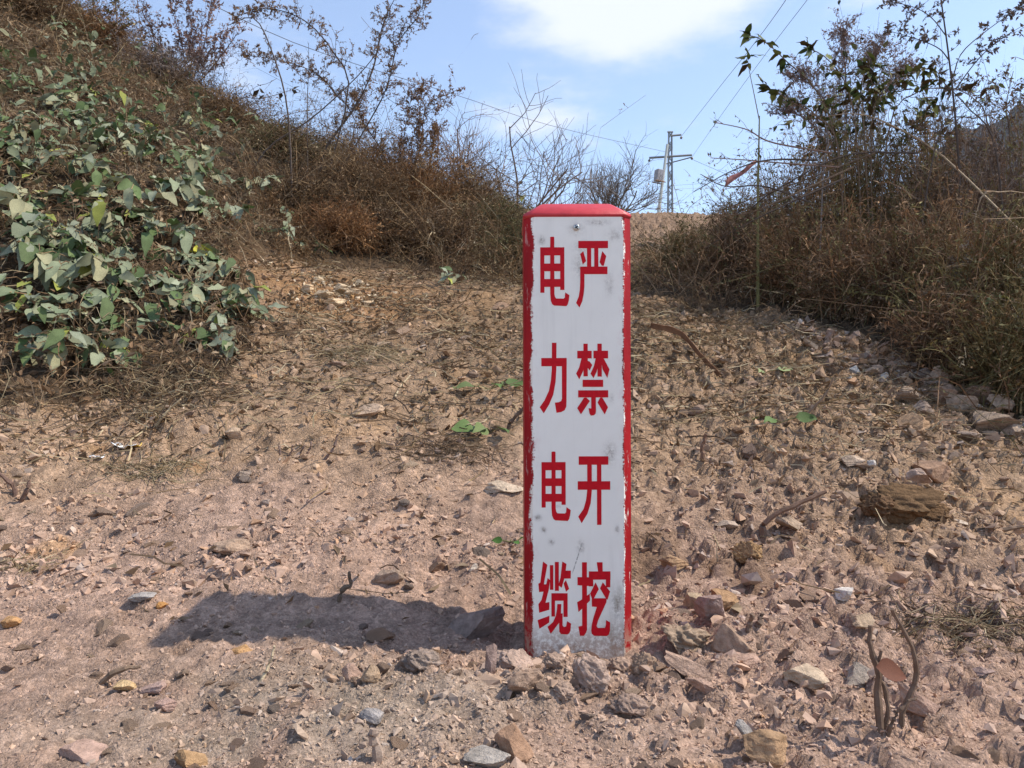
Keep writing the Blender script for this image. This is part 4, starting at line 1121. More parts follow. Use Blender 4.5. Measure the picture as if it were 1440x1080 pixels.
def creeper(u, v, n, size, spread, label, group='creepers on the dry bank', yellow=0, hgt=.10):
    p = hit(u, v)
    root = empty('creeper_plant', tuple(p))
    tag(root, label, 'plant', group)
    k = max(4, n // 5)
    a = rng.uniform(0, 2 * np.pi, k)
    D = norm(np.stack([np.cos(a), np.sin(a) * .8 - .15, rng.uniform(.15, .7, k)], -1))
    L = rng.uniform(.5, 1.0, k) * spread * 1.5
    S = grow(np.tile(p, (k, 1)), D, L, 7, .35, .05)
    g_ = H(S[..., 0], S[..., 1], False) + .03
    S[..., 2] = np.maximum(S[..., 2], g_); S[:, 0] = p - np.array([0, 0, .02])
    mb = MB(); tubes(S - p, np.linspace(.0024, .0012, 7)[None] * np.ones((k, 1)), pick(BRUSH, k, .9, 1.5), mb, 4)
    mb.build('stem', M_twig, root)
    t = rng.uniform(.15, 1, (k, math.ceil(n / k))); q, d = along(S, t); q = q.reshape(-1, 3)[:n]; d = d.reshape(-1, 3)[:n]; n = len(q)
    f = norm(d * .5 + rng.normal(0, .55, (n, 3)) * np.array([1, 1, .5]) + np.array([.12, -.45, -.42]))
    up = norm(rng.normal(0, .42, (n, 3)) + np.array([.35, -.35, 1.0]))
    Rm = frame(f, up)
    for i in range(n):
        me = LEAF_ME[rng.integers(0, len(LEAF_ME))]
        if i < yellow: me = YEL_ME
        elif rng.random() < .04: me = YEL2_ME
        o = obj('leaf', me, root)
        set_m(o, Rm[i], q[i] - p + np.array([0, -.006, .006]), size * rng.uniform(.6, 1.25))
    return root
CRL = 'creeper with broad dusty grey green leaves sprawling over the dead grass bank'
for (u, v, n, s, sp) in [(35, 360, 24, .085, .15), (95, 430, 22, .08, .14), (165, 330, 24, .08, .16), (215, 400, 26, .08, .15),
                         (290, 375, 24, .08, .14), (305, 450, 22, .075, .12), (60, 285, 22, .08, .16), (140, 250, 24, .08, .18), (225, 270, 26, .08, .18), (290, 300, 22, .08, .16),
                         (20, 455, 18, .08, .13), (110, 485, 16, .075, .12), (40, 215, 22, .075, .18), (120, 180, 22, .075, .2),
                         (215, 205, 22, .075, .2), (190, 460, 14, .075, .13), (335, 480, 12, .07, .10), (265, 425, 18, .08, .12), (30, 310, 20, .085, .15), (230, 340, 24, .08, .15), (140, 385, 20, .085, .14), (55, 500, 10, .075, .10), (150, 505, 10, .07, .10), (320, 420, 16, .075, .11), (90, 360, 20, .085, .14), (180, 290, 20, .08, .15), (75, 330, 18, .085, .14), (65, 145, 16, .07, .2), (160, 150, 16, .065, .2), (250, 172, 16, .065, .2), (90, 205, 18, .075, .2), (175, 215, 18, .075, .2), (300, 235, 16, .07, .18), (20, 175, 16, .075, .2), (255, 240, 16, .075, .18), (10, 250, 16, .08, .17), (320, 270, 14, .07, .15)]:
    where = 'at the foot of the dead grass bank' if v > 415 else 'half way up the dead grass bank' if v > 265 else 'high up on the dead grass bank'
    creeper(u, v, int(n * 1.75), s * 1.06, sp * 1.15, 'creeper with broad dusty grey green leaves sprawling ' + where, 'creepers ' + where)
creeper(250, 372, 10, .085, .10, 'creeper with one bright yellow leaf among grey green ones', None, 1)
for (u, v, n, s, sp) in [(375, 335, 13, .06, .13), (405, 345, 12, .06, .12), (390, 310, 10, .06, .14)]:
    creeper(u, v, n, s, sp, 'small creeper with drooping pale leaves between dead grass and brown brush', 'small creepers at the brush edge')
creeper(708, 275, 16, .075, .16, 'green leafy plant on the crest above the brown brush', None)
creeper(720, 375, 12, .055, .14, 'low green plant at the brush foot behind the post', None)
creeper(648, 395, 10, .05, .10, 'small green plant in shade at the foot of the brown brush', None)
# upper bank, leaves too small to pick apart
mb = MB()
x, y = sample_in([(-1.3, 3.3), (-1.55, 4.9), (-2.3, 5.6), (-6, 5.4), (-6, 2.9), (-2.2, 2.6)], 1500, lambda a, b: sstep(-.25, .3, fbm(a * 2.3, b * 2.3, 2, 211)))
P = gpt(x, y, False); P[:, 2] += rng.uniform(.03, .20, len(x)); n = len(x)
f = norm(rng.normal(0, .7, (n, 3)) + np.array([.05, -.4, -.25])); Rm = frame(f, norm(rng.normal(0, .4, (n, 3)) + np.array([.3, -.35, 1])))
for i in range(5):
    q = np.arange(n) % 5 == i
    instances(LEAF_T[i][0], LEAF_T[i][1], Rm[q], rng.uniform(.035, .075, q.sum()), P[q], np.array(LEAF_C)[rng.integers(0, 7, q.sum())] * .50 * np.array([1.0, 1.0, .88]), mb)
tag(mb.build('bank_foliage', M_leaf, smooth=True), 'mass of small grey green leaves high on the creeper bank', 'foliage', None, 'stuff')

# ------------------------------------------------------------------ single weeds, shrubs and trees
def curve_px(pts, n=14):
    """smooth path through photo points (u, v, d)"""
    return smooth_path(np.array([px(*q) for q in pts]), n)

def smooth_path(p, n):
    K = len(p)
    pad = np.vstack([2 * p[0] - p[1], p, 2 * p[-1] - p[-2]])
    out = []
    for t in np.linspace(0, K - 1 - 1e-6, n):
        i = int(t); f = t - i; a, b, c, d = pad[i:i + 4]
        out.append(.5 * ((2 * b) + (-a + c) * f + (2 * a - 5 * b + 4 * c - d) * f * f + (-a + 3 * b - 3 * c + d) * f ** 3))
    return np.array(out)

def ground_at(u, d):
    x = (u - 720) / F * d
    return CAMZ, x, float(H(np.array([x]), np.array([d]), False)[0])
def foot(u, d):
    """photo point of the ground under column u at distance d"""
    _, x, z = ground_at(u, d)
    return (u, 540 - (z - .02 - CAMZ) / d * F, d)

class Plant:
    def __init__(s, name, label, cat, foot_pt, group=None):
        s.p = np.array(foot_pt); s.root = tag(empty(name, tuple(s.p)), label, cat, group)
    def part(s, name, mat, fill, smooth=False):
        mb = MB(); fill(mb)
        if mb.n == 0: return
        mb.v = [v - s.p for v in mb.v]
        return mb.build(name, mat, s.root, smooth)

def weed(name, label, paths, r0, col, shoots=0, slen=(.05, .2), fl=0, fsize=(.01, .03), pal=BRUSH, sub=0, group=None, cat='weed', spread=.9, up=.25, tmpl=None, tlo=.2, flname='dry_leaves', stem_fl=0):
    """dead weed: traced main stems, side shoots, small dead leaves"""
    P = [curve_px(p) for p in paths]
    pl = Plant(name, label, cat, P[0][0], group)
    S = np.array(P); N, K, _ = S.shape
    rr = (np.array(r0) if np.ndim(r0) else np.full(N, r0))[:, None] * np.linspace(1, .35, K)[None]
    for k_ in range(N): pl.part('stem', M_twig, lambda mb: tubes(S[k_:k_ + 1], rr[k_:k_ + 1], np.array(col)[None] * rng.uniform(.85, 1.15), mb, 5))
    Q = None
    if shoots:
        Q = side(S, shoots, slen[0], slen[1], tlo, spread, up, 5, .0, .06)
        Q2 = side(Q, sub, slen[0] * .35, slen[1] * .4, .25, .9, up, 5, 0, .06) if sub else None
        def fill(mb):
            tubes(Q, np.linspace(1, .4, 5)[None] * float(np.mean(rr)) * .42, pick(np.array([col]), len(Q)), mb)
            if Q2 is not None: tubes(Q2, np.linspace(1, .5, 5)[None] * float(np.mean(rr)) * .26, pick(np.array([col]), len(Q2)), mb)
        pl.part('twigs', M_twig, fill)['kind'] = 'stuff'
        if Q2 is not None: Q = np.concatenate([Q, Q2])
    if fl:
        def fill(mb):
            if Q is not None: flakes(Q, fl, fsize[0], fsize[1], pal, mb, tmpl or T_small)
            if stem_fl: flakes(S, stem_fl, fsize[0], fsize[1], pal, mb, tmpl or T_small, .3)
        o = pl.part(flname, M_brush, fill)
        if o: o['kind'] = 'stuff'
    return pl.root

DK = np.array([.10, .075, .06]); MD = np.array([.17, .115, .075]); PUR = np.array([.20, .135, .125]); TANC = np.array([.38, .28, .18])
# left skyline
weed('dead_weed', 'tall arching dead weed with its feathery tip bent over the brown brush',
     [[foot(450, 4.3), (455, 215, 4.3), (500, 150, 4.3), (525, 95, 4.3), (540, 30, 4.3), (570, -30, 4.3)],
      [foot(452, 4.3), (490, 130, 4.2), (470, 75, 4.2), (430, 30, 4.2), (380, 12, 4.2), (335, 22, 4.2)],
      [foot(455, 4.3), (520, 170, 4.4), (545, 120, 4.4), (560, 60, 4.4), (590, 20, 4.4), (600, -20, 4.4)],
      [foot(455, 4.3), (500, 180, 4.3), (470, 130, 4.3), (440, 100, 4.3), (380, 82, 4.3), (338, 78, 4.3)]],
     [.008, .005, .005, .0035], DK, 60, (.04, .20), 9, (.006, .017), np.array([[.27, .16, .09], [.20, .12, .065], [.34, .22, .13]]), 4, tlo=.28, stem_fl=40)
weed('dead_weed', 'bushy rusty brown dead weed standing beside the arching one',
     [[foot(560, 4.6), (565, 230, 4.6), (570, 180, 4.6), (580, 130, 4.6)], [foot(562, 4.6), (590, 210, 4.6), (600, 150, 4.6), (640, 128, 4.6)],
      [foot(562, 4.6), (585, 220, 4.6), (590, 160, 4.6), (596, 110, 4.6)], [foot(562, 4.6), (540, 220, 4.6), (510, 170, 4.6), (500, 130, 4.6)], [foot(562, 4.6), (600, 240, 4.6), (610, 200, 4.6), (612, 180, 4.6)]],
     .0045, MD, 55, (.04, .20), 9, (.006, .018), np.array([[.27, .15, .08], [.21, .12, .065], [.33, .20, .11]]), 3, stem_fl=40)
weed('bare_stick', 'bare dark stick slanting up out of the brown brush', [[foot(345, 4.0), (375, 210, 4.0), (440, 165, 4.0), (500, 110, 4.0), (530, 75, 4.0)]], .0055, DK, cat='stick')
weed('bare_stick', 'bare dark stick bent over under the feathery tip', [[foot(412, 3.9), (405, 160, 3.9), (385, 80, 3.9), (358, 26, 3.9), (320, 36, 3.9)]], .0055, DK, 5, (.04, .1), cat='stick')
weed('bare_stick', 'thin upright bare stalk beside the bent dark stick', [[foot(433, 4.2), (432, 150, 4.2), (434, 100, 4.2), (434, 60, 4.2)]], .003, DK, 4, (.03, .08), cat='stick')
weed('bare_shrub', 'purplish brown bare shrub with fine upswept twigs on the creeper bank crest',
     [[foot(262, 5.4), (262, 110, 5.4), (255, 60, 5.4), (235, -10, 5.4)], [foot(264, 5.4), (275, 100, 5.4), (290, 50, 5.4), (300, -20, 5.4)], [foot(264, 5.4), (285, 110, 5.4), (310, 80, 5.4), (335, 45, 5.4)],
      [foot(264, 5.4), (240, 110, 5.4), (222, 70, 5.4), (205, 20, 5.4)], [foot(264, 5.4), (268, 100, 5.4), (270, 50, 5.4), (262, -20, 5.4)]],
     .006, PUR, 26, (.10, .35), 5, (.012, .035), np.array([[.30, .19, .16], [.25, .15, .12], [.36, .24, .19]]), 4, cat='shrub', up=.6, spread=.6)
weed('dead_weed', 'tall thin weed with small drooping leaves on the creeper bank crest',
     [[foot(128, 5.0), (130, 60, 5.0), (132, 10, 5.0), (128, -60, 5.0)], [foot(165, 5.0), (166, 50, 5.0), (162, 5, 5.0), (158, -60, 5.0)]],
     .006, np.array([.22, .18, .15]), 16, (.06, .22), 6, (.015, .04), np.array([[.16, .15, .07], [.24, .17, .09], [.12, .12, .06]]), 2, tlo=.3)
weed('dead_weed', 'dense brown dead weed heaped at the very top of the creeper bank',
     [[foot(30, 5.0), (35, 20, 5.0), (45, -20, 5.0)], [foot(32, 5.0), (60, 20, 5.0), (90, -15, 5.0)], [foot(32, 5.0), (15, 10, 5.0), (5, -30, 5.0)], [foot(34, 5.0), (70, 40, 5.0), (110, 25, 5.0)]],
     .005, MD, 40, (.06, .22), 9, (.012, .035), BRUSH, 3)
weed('dead_weed', 'short dark twiggy weed with two dark leaves hanging against the sky', [[foot(318, 5.0), (335, 140, 5.0), (370, 138, 5.0), (415, 125, 5.0)]], .004, MD, 5, (.04, .10), 2, (.05, .07), np.array([[.06, .045, .03]]), 0)
weed('dead_weed', 'low purplish fringe of dead weeds on the creeper bank crest',
     [[foot(175, 5.3), (180, 95, 5.3), (185, 70, 5.3)], [foot(178, 5.3), (205, 105, 5.3), (220, 85, 5.3)], [foot(178, 5.3), (160, 85, 5.3), (150, 60, 5.3)], [foot(178, 5.3), (230, 125, 5.3), (245, 105, 5.3)]],
     .004, PUR, 30, (.05, .18), 7, (.012, .03), np.array([[.22, .14, .12], [.17, .10, .08]]), 3)

def bare_tree(name, label, base_uvd, h, spreadw, n_main, col, r0, seed, lean=0.0, levels=3, group=None, trunk=.3, angle=.75, limb=.62):
    """leafless tree: tapered trunk, limbs, branches and fine twigs"""
    r = np.random.default_rng(seed)
    b = px(*base_uvd); b[2] = float(H(b[:1], b[1:2], False)[0]) - .03
    pl = Plant(name, label, 'tree', b, group)
    K = 7
    def seg(p, d, L, wig):
        pts = [p]; q = p; dd = d
        for i in range(K - 1):
            dd = dd + r.normal(0, wig, 3) + np.array([0, 0, .04]); dd = dd / np.linalg.norm(dd); q = q + dd * L / (K - 1); pts.append(q)
        return np.array(pts)
    lv = [[], [], [], [], []]
    top = h * trunk
    tr = seg(b, norm(np.array([lean, 0, 1.0])), top, .06); lv[0].append((tr, r0))
    cur = [(tr, r0)]
    for l in range(1, levels + 2):
        nxt = []
        for (path, rad) in cur:
            m = n_main if l == 1 else (5 if l < levels else 5)
            for j in range(m):
                t = r.uniform(.55, 1) if l == 1 else r.uniform(.2, 1)
                i = min(int(t * (K - 1)), K - 2); p = path[i] + (path[i + 1] - path[i]) * (t * (K - 1) - i); d = norm(path[i + 1] - path[i])
                sd = r.normal(size=3); sd -= d * (sd @ d); sd = norm(sd)
                dd = norm(d * (1 - angle * .5) + sd * angle * spreadw + np.array([0, 0, .15]))
                L = h * (limb if l == 1 else limb * .68 * .62 ** (l - 2)) * r.uniform(.6, 1.1)
                q = seg(p, dd, L, .13); rd = rad * (.62 if l == 1 else .5)
                nxt.append((q, rd))
        lv[l] += nxt; cur = nxt
        if l >= levels + 1: break
    def put(items, mb, sides):
        S = np.array([q for q, _ in items]); rd = np.array([q for _, q in items])
        tubes(S, rd[:, None] * np.linspace(1, .55, K)[None], np.tile(col, (len(S), 1)), mb, sides)
    pl.part('trunk', M_twig, lambda mb: put(lv[0], mb, 7))
    for it in lv[1]: pl.part('limb', M_twig, lambda mb: put([it], mb, 5))
    def tw(mb):
        for l in range(2, len(lv)):
            if lv[l]: put(lv[l], mb, 3)
    o = pl.part('crown', M_twig, tw); o['kind'] = 'stuff'
    return pl.root
bare_tree('bare_tree', 'small leafless tree standing behind the crest beside the power pole', (848, 300, 14), 2.9, .85, 9, np.array([.15, .12, .10]), .035, 3, 0, 3, trunk=.58, limb=.36)
bare_tree('bare_tree', 'leafless spreading tree with crooked twigs behind the brown brush crest', (715, 300, 9.0), 1.8, 1.25, 7, np.array([.19, .15, .125]), .022, 12, .2, 2, trunk=.18)
bare_tree('bare_tree', 'leafless thin sapling leaning beyond the crest at the spreading tree', (752, 300, 9.0), 1.25, .8, 4, np.array([.21, .165, .135]), .014, 23, .25, 2)
bare_tree('bare_tree', 'pale bare thicket sapling close beside the rusty dead weed', (650, 300, 7.0), .95, .9, 4, np.array([.26, .19, .16]), .012, 31, 0, 2)
bare_tree('bare_tree', 'pale bare thicket sapling between rusty weed and spreading tree', (680, 300, 7.5), .95, .9, 4, np.array([.25, .19, .16]), .012, 37, .1, 2)

# right skyline
GL = [lin(88, 96, 48) * .8, lin(64, 78, 38) * .8, lin(104, 100, 52) * .8, lin(78, 62, 38) * .8, lin(120, 126, 72) * .8]
RLEAF = [mesh_np('leaf', tv, tf, M_leaf, np.tile(c, (len(tv), 1)), True) for (tv, tf) in (LEAF_T[1], LEAF_T[3], LEAF_T[0]) for c in GL]
def leafy_branch(name, label, paths, r0, n_leaf, size, col=MD, extra=0, group=None, tlo=.25, elen=(.1, .3)):
    P = [curve_px(p) for p in paths]
    pl = Plant(name, label, 'branch', P[0][0], group)
    S = np.array(P); N, K, _ = S.shape
    for k_ in range(N): pl.part('stem', M_twig, lambda mb: tubes(S[k_:k_ + 1], r0 * np.linspace(1, .4, K)[None], np.array(col)[None], mb, 5))
    A = S
    if extra:
        Q = side(S, extra, elen[0], elen[1], .35, .8, .15, K, .15, .02)
        pl.part('side_shoots', M_twig, lambda mb: tubes(Q, r0 * .5 * np.linspace(1, .4, K)[None], np.tile(col, (len(Q), 1)), mb, 3))['kind'] = 'stuff'
        A = np.concatenate([S, Q])
    m = math.ceil(n_leaf / len(A)); t = rng.uniform(tlo, 1, (len(A), m)); q, d = along(A, t)
    q = q.reshape(-1, 3); d = d.reshape(-1, 3); n = len(q)
    Rm = frame(norm(d * .5 + rng.normal(0, .6, (n, 3)) + np.array([.0, -.2, -.15])), norm(rng.normal(0, .5, (n, 3)) + np.array([.2, -.2, 1])))
    for i in range(n):
        o = obj('leaf', RLEAF[rng.integers(0, len(RLEAF))], pl.root); set_m(o, Rm[i], q[i] - pl.p, size * rng.uniform(.7, 1.3))
    return pl.root
D1 = 3.6
leafy_branch('leafy_branch', 'arching branch with curled green brown leaves reaching highest into the sky', [[foot(1190, D1), (1180, 220, D1), (1150, 130, D1), (1110, 90, D1), (1075, 58, D1), (1048, 48, D1)]], .004, 22, .060, tlo=.5)
leafy_branch('leafy_branch', 'low arching branch with a row of curled leaves pointing at the sky', [[foot(1200, D1), (1180, 210, D1), (1150, 165, D1), (1120, 143, D1), (1090, 130, D1), (1072, 118, D1)]], .004, 22, .060, tlo=.5)
leafy_branch('leafy_branch', 'short branch with dark leaves hanging in a spray over the shrub', [[foot(1215, D1), (1205, 200, D1), (1190, 120, D1), (1160, 80, D1), (1130, 66, D1)]], .004, 22, .066, tlo=.45)
leafy_branch('leafy_branch', 'dense branch of small green leaves along the top of the shrub', [[foot(1230, D1), (1225, 190, D1), (1240, 130, D1), (1275, 105, D1), (1310, 95, D1)], [foot(1232, D1), (1250, 180, D1), (1290, 130, D1), (1330, 125, D1), (1375, 130, D1)], [foot(1228, D1), (1215, 180, D1), (1215, 140, D1), (1235, 110, D1), (1250, 80, D1)]], .004, 150, .048, extra=6)
leafy_branch('leafy_branch', 'thick tangle of green leaves in the heart of the shrub', [[foot(1180, 3.8), (1175, 230, 3.8), (1160, 180, 3.8), (1150, 150, 3.8)], [foot(1185, 3.8), (1200, 220, 3.8), (1215, 170, 3.8), (1240, 150, 3.8)], [foot(1185, 3.8), (1240, 220, 3.8), (1280, 190, 3.8), (1320, 170, 3.8)]], .004, 190, .048, extra=7, elen=(.12, .4))
leafy_branch('leafy_branch', 'thin upright shoot with a few leaves at its tip above the cut stake', [[(1068, 170, 3.3), (1060, 130, 3.3), (1053, 95, 3.3), (1051, 75, 3.3)]], .0022, 8, .055, tlo=.7)
weed('bare_shrub', 'purplish feathery bare shrub behind the leafy branches',
     [[foot(1190, 5.2), (1190, 130, 5.2), (1187, 80, 5.2), (1185, 45, 5.2)], [foot(1192, 5.2), (1210, 130, 5.2), (1222, 95, 5.2), (1235, 70, 5.2)], [foot(1192, 5.2), (1165, 160, 5.2), (1140, 120, 5.2), (1120, 110, 5.2)],
      [foot(1192, 5.2), (1150, 190, 5.2), (1120, 160, 5.2), (1108, 160, 5.2)], [foot(1192, 5.2), (1230, 160, 5.2), (1255, 120, 5.2), (1275, 100, 5.2)]],
     .006, PUR, 60, (.08, .34), 6, (.010, .026), np.array([[.28, .19, .16], [.22, .14, .11], [.34, .25, .20]]), 4, cat='shrub', up=.5, spread=.7)
weed('dead_weed', 'very tall dark stalk with wiry seed sprays at its top',
     [[foot(1352, 3.4), (1350, 260, 3.4), (1342, 150, 3.4), (1333, 70, 3.4), (1322, -10, 3.4), (1318, -40, 3.4)],
      [(1340, 110, 3.4), (1352, 75, 3.4), (1385, 45, 3.4), (1420, 20, 3.4), (1445, 5, 3.4)], [(1335, 85, 3.4), (1320, 68, 3.4), (1290, 55, 3.4), (1245, 42, 3.4)],
      [(1330, 50, 3.4), (1310, 25, 3.4), (1285, 10, 3.4), (1250, 2, 3.4)], [(1344, 125, 3.4), (1370, 90, 3.4), (1400, 60, 3.4), (1440, 35, 3.4)]],
     [.006, .003, .003, .0025, .003], DK, 14, (.03, .12), 6, (.010, .026), np.array([[.15, .12, .10], [.20, .15, .12]]), 2, up=.0, tlo=.35)
weed('dead_weed', 'sprawling brown weed with wiry branches behind the very tall stalk',
     [[foot(1420, 3.6), (1420, 200, 3.6), (1415, 150, 3.6), (1425, 100, 3.6)], [foot(1422, 3.6), (1390, 180, 3.6), (1370, 140, 3.6), (1345, 125, 3.6)], [foot(1422, 3.6), (1440, 180, 3.6), (1450, 130, 3.6)], [foot(1420, 3.6), (1385, 230, 3.6), (1330, 190, 3.6), (1290, 175, 3.6)]],
     .004, MD, 18, (.06, .22), 4, (.010, .026), BRUSH_R, 3)
D2 = 3.2
for lab, pts, r, c in [
    ('long bare branch crossing the brush towards the cut stake', [(1440, 330, 2.9), (1320, 215, D2), (1240, 170, D2), (1200, 160, D2), (1165, 163, D2)], .0045, TANC),
    ('dark bare branch arching down through the brush', [foot(1420, D2), (1400, 210, D2), (1360, 150, D2), (1310, 100, D2)], .004, DK),
    ('pale broken branch lying low across the brush', [foot(1360, 2.9), (1375, 290, 2.9), (1410, 270, 2.9), (1445, 272, 2.9)], .0045, TANC),
    ('dark twig slanting through the brush by the tall stalk', [foot(1280, D2), (1320, 190, D2), (1380, 165, D2), (1440, 140, D2)], .0035, DK),
    ('grey bare branch rising from the shaded brush', [foot(1150, D2), (1158, 240, D2), (1165, 200, D2), (1160, 170, D2)], .004, np.array([.2, .17, .15]))]:
    weed('bare_branch', lab, [pts], r, c, 6, (.04, .16), cat='branch')
# felled brushwood below the cut stake
for i, pts in enumerate([[(1290, 215, 3.1), (1190, 218, 3.1), (1100, 262, 3.1), (1060, 290, 3.2), (1030, 330, 3.3)], [(1230, 215, 3.1), (1140, 250, 3.1), (1070, 275, 3.1), (1000, 300, 3.2)],
                         [(1180, 235, 3.1), (1110, 230, 3.1), (1050, 225, 3.1), (1000, 222, 3.1)], [(1190, 250, 3.05), (1100, 290, 3.05), (1040, 320, 3.1), (990, 350, 3.3)], [(1150, 225, 3.1), (1080, 225, 3.1), (1030, 240, 3.1), (975, 270, 3.1)],
                         [(1200, 235, 3.0), (1090, 285, 3.0), (1050, 300, 3.05), (995, 305, 3.1)], [(1170, 215, 3.1), (1085, 200, 3.1), (1050, 182, 3.1), (1005, 172, 3.1)], [(1140, 285, 3.0), (1075, 262, 3.0), (1020, 262, 3.0), (985, 245, 3.1)]]):
    weed('felled_branch', 'thin felled branch in the pile of cut brushwood by the stake', [pts], .0042, [DK, MD, np.array([.24, .16, .12]), DK][i % 4], 9, (.04, .14), 1, (.010, .02), np.array([[.10, .12, .05], [.16, .10, .06]]), 1, group='cut brushwood by the stake', cat='branch', tlo=.35)
# the cut stake and its ribbon
stk = weed('cut_stake', 'upright cut green stake rising out of the brushwood', [[foot(1066, 3.3), (1066, 280, 3.3), (1067, 220, 3.3), (1068, 163, 3.3)]], .0075, np.array([.19, .17, .07]), cat='stake')
def ribbon():
    a, b = px(1020, 258, 3.15), px(1064, 228, 3.15)
    n = 10; mb = MB(); V = []
    for i in range(n):
        t = i / (n - 1); p = a + (b - a) * t + np.array([0, .012 * math.sin(t * 7), .003 * math.sin(t * 9)])
        w = .018 * (1 - .45 * t) + .003 * math.sin(t * 11)
        V += [p + np.array([.25 * w, .004 * math.sin(5 * t), w]), p - np.array([.25 * w, .004, w])]
    V = np.array(V); p0 = V.mean(0)
    f = np.array([[2 * i, 2 * i + 1, 2 * i + 3, 2 * i + 2] for i in range(n - 1)])
    m = col_mat('faded_ribbon', .8, .2, 60, base=(.46, .22, .20), trans=.4)
    o = mb.add(V - p0, f, (.5, .2, .2)); o = mb.build('ribbon', m, None, True, tuple(p0))
    sol = o.modifiers.new('thick', 'SOLIDIFY'); sol.thickness = .0006
    tag(o, 'faded pink ribbon tied to the cut stake', 'ribbon')
ribbon()
# long vine with green leaves and seed fluff low on the right bank
leafy_branch('vine', 'thin vine with grey green leaves strung across the shady brush', [[(1445, 428, 2.45), (1400, 420, 2.45), (1350, 414, 2.45), (1290, 410, 2.5)]], .0018, 9, .045, TANC, tlo=.1)
def fluff(u, v, d, r, label):
    p = px(u, v, d); mb = MB(); n = 600
    D = norm(rng.normal(size=(n, 3))); c0 = np.tile(rng.normal(0, r * .6, (30, 3)) * np.array([.7, .7, 1.3]), (20, 1))
    S = grow(c0, D, rng.uniform(.15, .5, n) * r, 4, .1, .16)
    tubes(S, np.full((n, 4), .0004), np.tile(np.array([.55, .51, .45]), (n, 1)) * rng.uniform(.7, 1.1, (n, 1)), mb)
    o = mb.build('seed_fluff', M_straw, None, False, tuple(p)); tag(o, label, 'seed head')
fluff(1352, 372, 2.75, .045, 'wispy grey seed fluff hanging in the brown brush')
fluff(1425, 385, 2.7, .04, 'whitish seed fluff above the thin vine')
fluff(1441, 455, 2.5, .035, 'dense white tuft of seed fluff below the thin vine')

# small stubs and twigs standing in the bare earth
def twig(label, paths, r0, col=MD, name='twig'):
    P = []
    for p in paths:
        b = hit(p[0][0], p[0][1]); d = b[1]
        q = [(p[0][0], p[0][1] + 4, d)] + [(a[0], a[1], d + (a[2] if len(a) > 2 else 0)) for a in p[1:]]
        P.append(curve_px(q, 12))
    pl = Plant(name, label, 'twig', P[0][0]); S = np.array(P); S += np.cumsum(rng.normal(0, .0013, S.shape), axis=1)
    rr = np.array(r0)[:, None] * np.linspace(1.15, .6, 12)[None] * (1 + .15 * rng.normal(size=(len(S), 12)))
    for k_ in range(len(S)): pl.part('stem', M_twig, lambda mb: tubes(S[k_:k_ + 1], rr[k_:k_ + 1], np.array(col)[None], mb, 6))
    return pl
fk = twig('forked stub with two crooked prongs and one dead leaf standing in stony earth',
          [[(1238, 1035), (1240, 1000), (1242, 950), (1230, 915), (1228, 885)], [(1262, 1035), (1270, 1000), (1288, 960), (1285, 925), (1265, 890), (1254, 865)], [(1240, 1025), (1248, 985), (1244, 950), (1248, 920)], [(1245, 1034), (1252, 1010), (1256, 1000), (1280, 985)]],
          [.0036, .0029, .0022, .0022], np.array([.17, .115, .08]))
tv, tf = leaf_template(6, .34, .2, .3, seed=3)
o = obj('dead_leaf', mesh_np('dead_leaf', tv, tf, M_leaf, np.tile((.13, .048, .026), (len(tv), 1)), True), fk.root)
dl = hit(1240, 1034)[1]; set_m(o, frame(np.array([[.95, .05, -.25]]), np.array([[.3, -.75, .6]]))[0], px(1232, 938, dl - .012) - fk.p, .038)
twig('bent brown twig arching out of the slope', [[(1072, 750), (1075, 735), (1095, 718), (1130, 702), (1162, 688)]], [.006], np.array([.20, .125, .085]))
twig('short dark stub with a green shred sticking up by the shadow', [[(472, 848), (482, 832), (494, 824), (497, 808)]], [.0042], np.array([.16, .115, .08]))
twig('short stub sticking up in bare earth below the dark clod', [[(1314, 812), (1322, 800), (1334, 784), (1339, 772)]], [.0042], np.array([.24, .16, .12]))
twig('upright brown peg of a stub on the slope by the post', [[(990, 650), (991, 636), (992, 622), (993, 610)]], [.0055], np.array([.20, .12, .08]))
twig('pair of dark twigs at the foot of smooth pink earth', [[(22, 702), (20, 688), (10, 672), (-5, 655)], [(30, 702), (38, 692), (39, 684), (38, 676)]], [.0048, .0045], np.array([.16, .10, .075]))
twig('bundle of short cut stems in the trodden earth', [[(395, 640), (396, 632), (394, 624)], [(405, 642), (408, 632), (410, 625)], [(418, 642), (424, 632), (428, 626)], [(430, 640), (434, 634), (436, 622)], [(455, 648), (468, 636), (478, 620), (480, 612)]], [.003, .003, .003, .003, .0035], np.array([.22, .15, .12]))
twig('small stub pair beside the rubble near the post', [[(1062, 888), (1066, 876), (1072, 862)], [(1050, 885), (1058, 874), (1062, 866)]], [.0045, .004], np.array([.18, .125, .09]))
twig('leaning brown root end behind the red edge of the post', [[(712, 608), (722, 596), (736, 580), (745, 572)]], [.006], np.array([.13, .085, .06]))
twig('thin stick leaning on the litter above the bent twig', [[(1120, 598), (1140, 578), (1158, 555), (1168, 530)]], [.0035], np.array([.25, .17, .11]))
twig('long stick lying at the foot of the rubble', [[(1310, 620), (1350, 622), (1400, 634), (1440, 640)]], [.004], np.array([.22, .16, .12]))
twig('root lying across the smooth earth by the rubble', [[(1370, 745), (1390, 748), (1415, 744), (1445, 742)]], [.006], np.array([.19, .13, .09]))
twig('pale straw stalk lying on the gravel', [[(366, 958), (372, 945), (380, 928), (388, 914)]], [.0022], np.array([.50, .40, .26]))
twig('long pale straw lying on the dead litter', [[(218, 600), (232, 588), (246, 574), (258, 565)]], [.004], np.array([.50, .38, .22]))
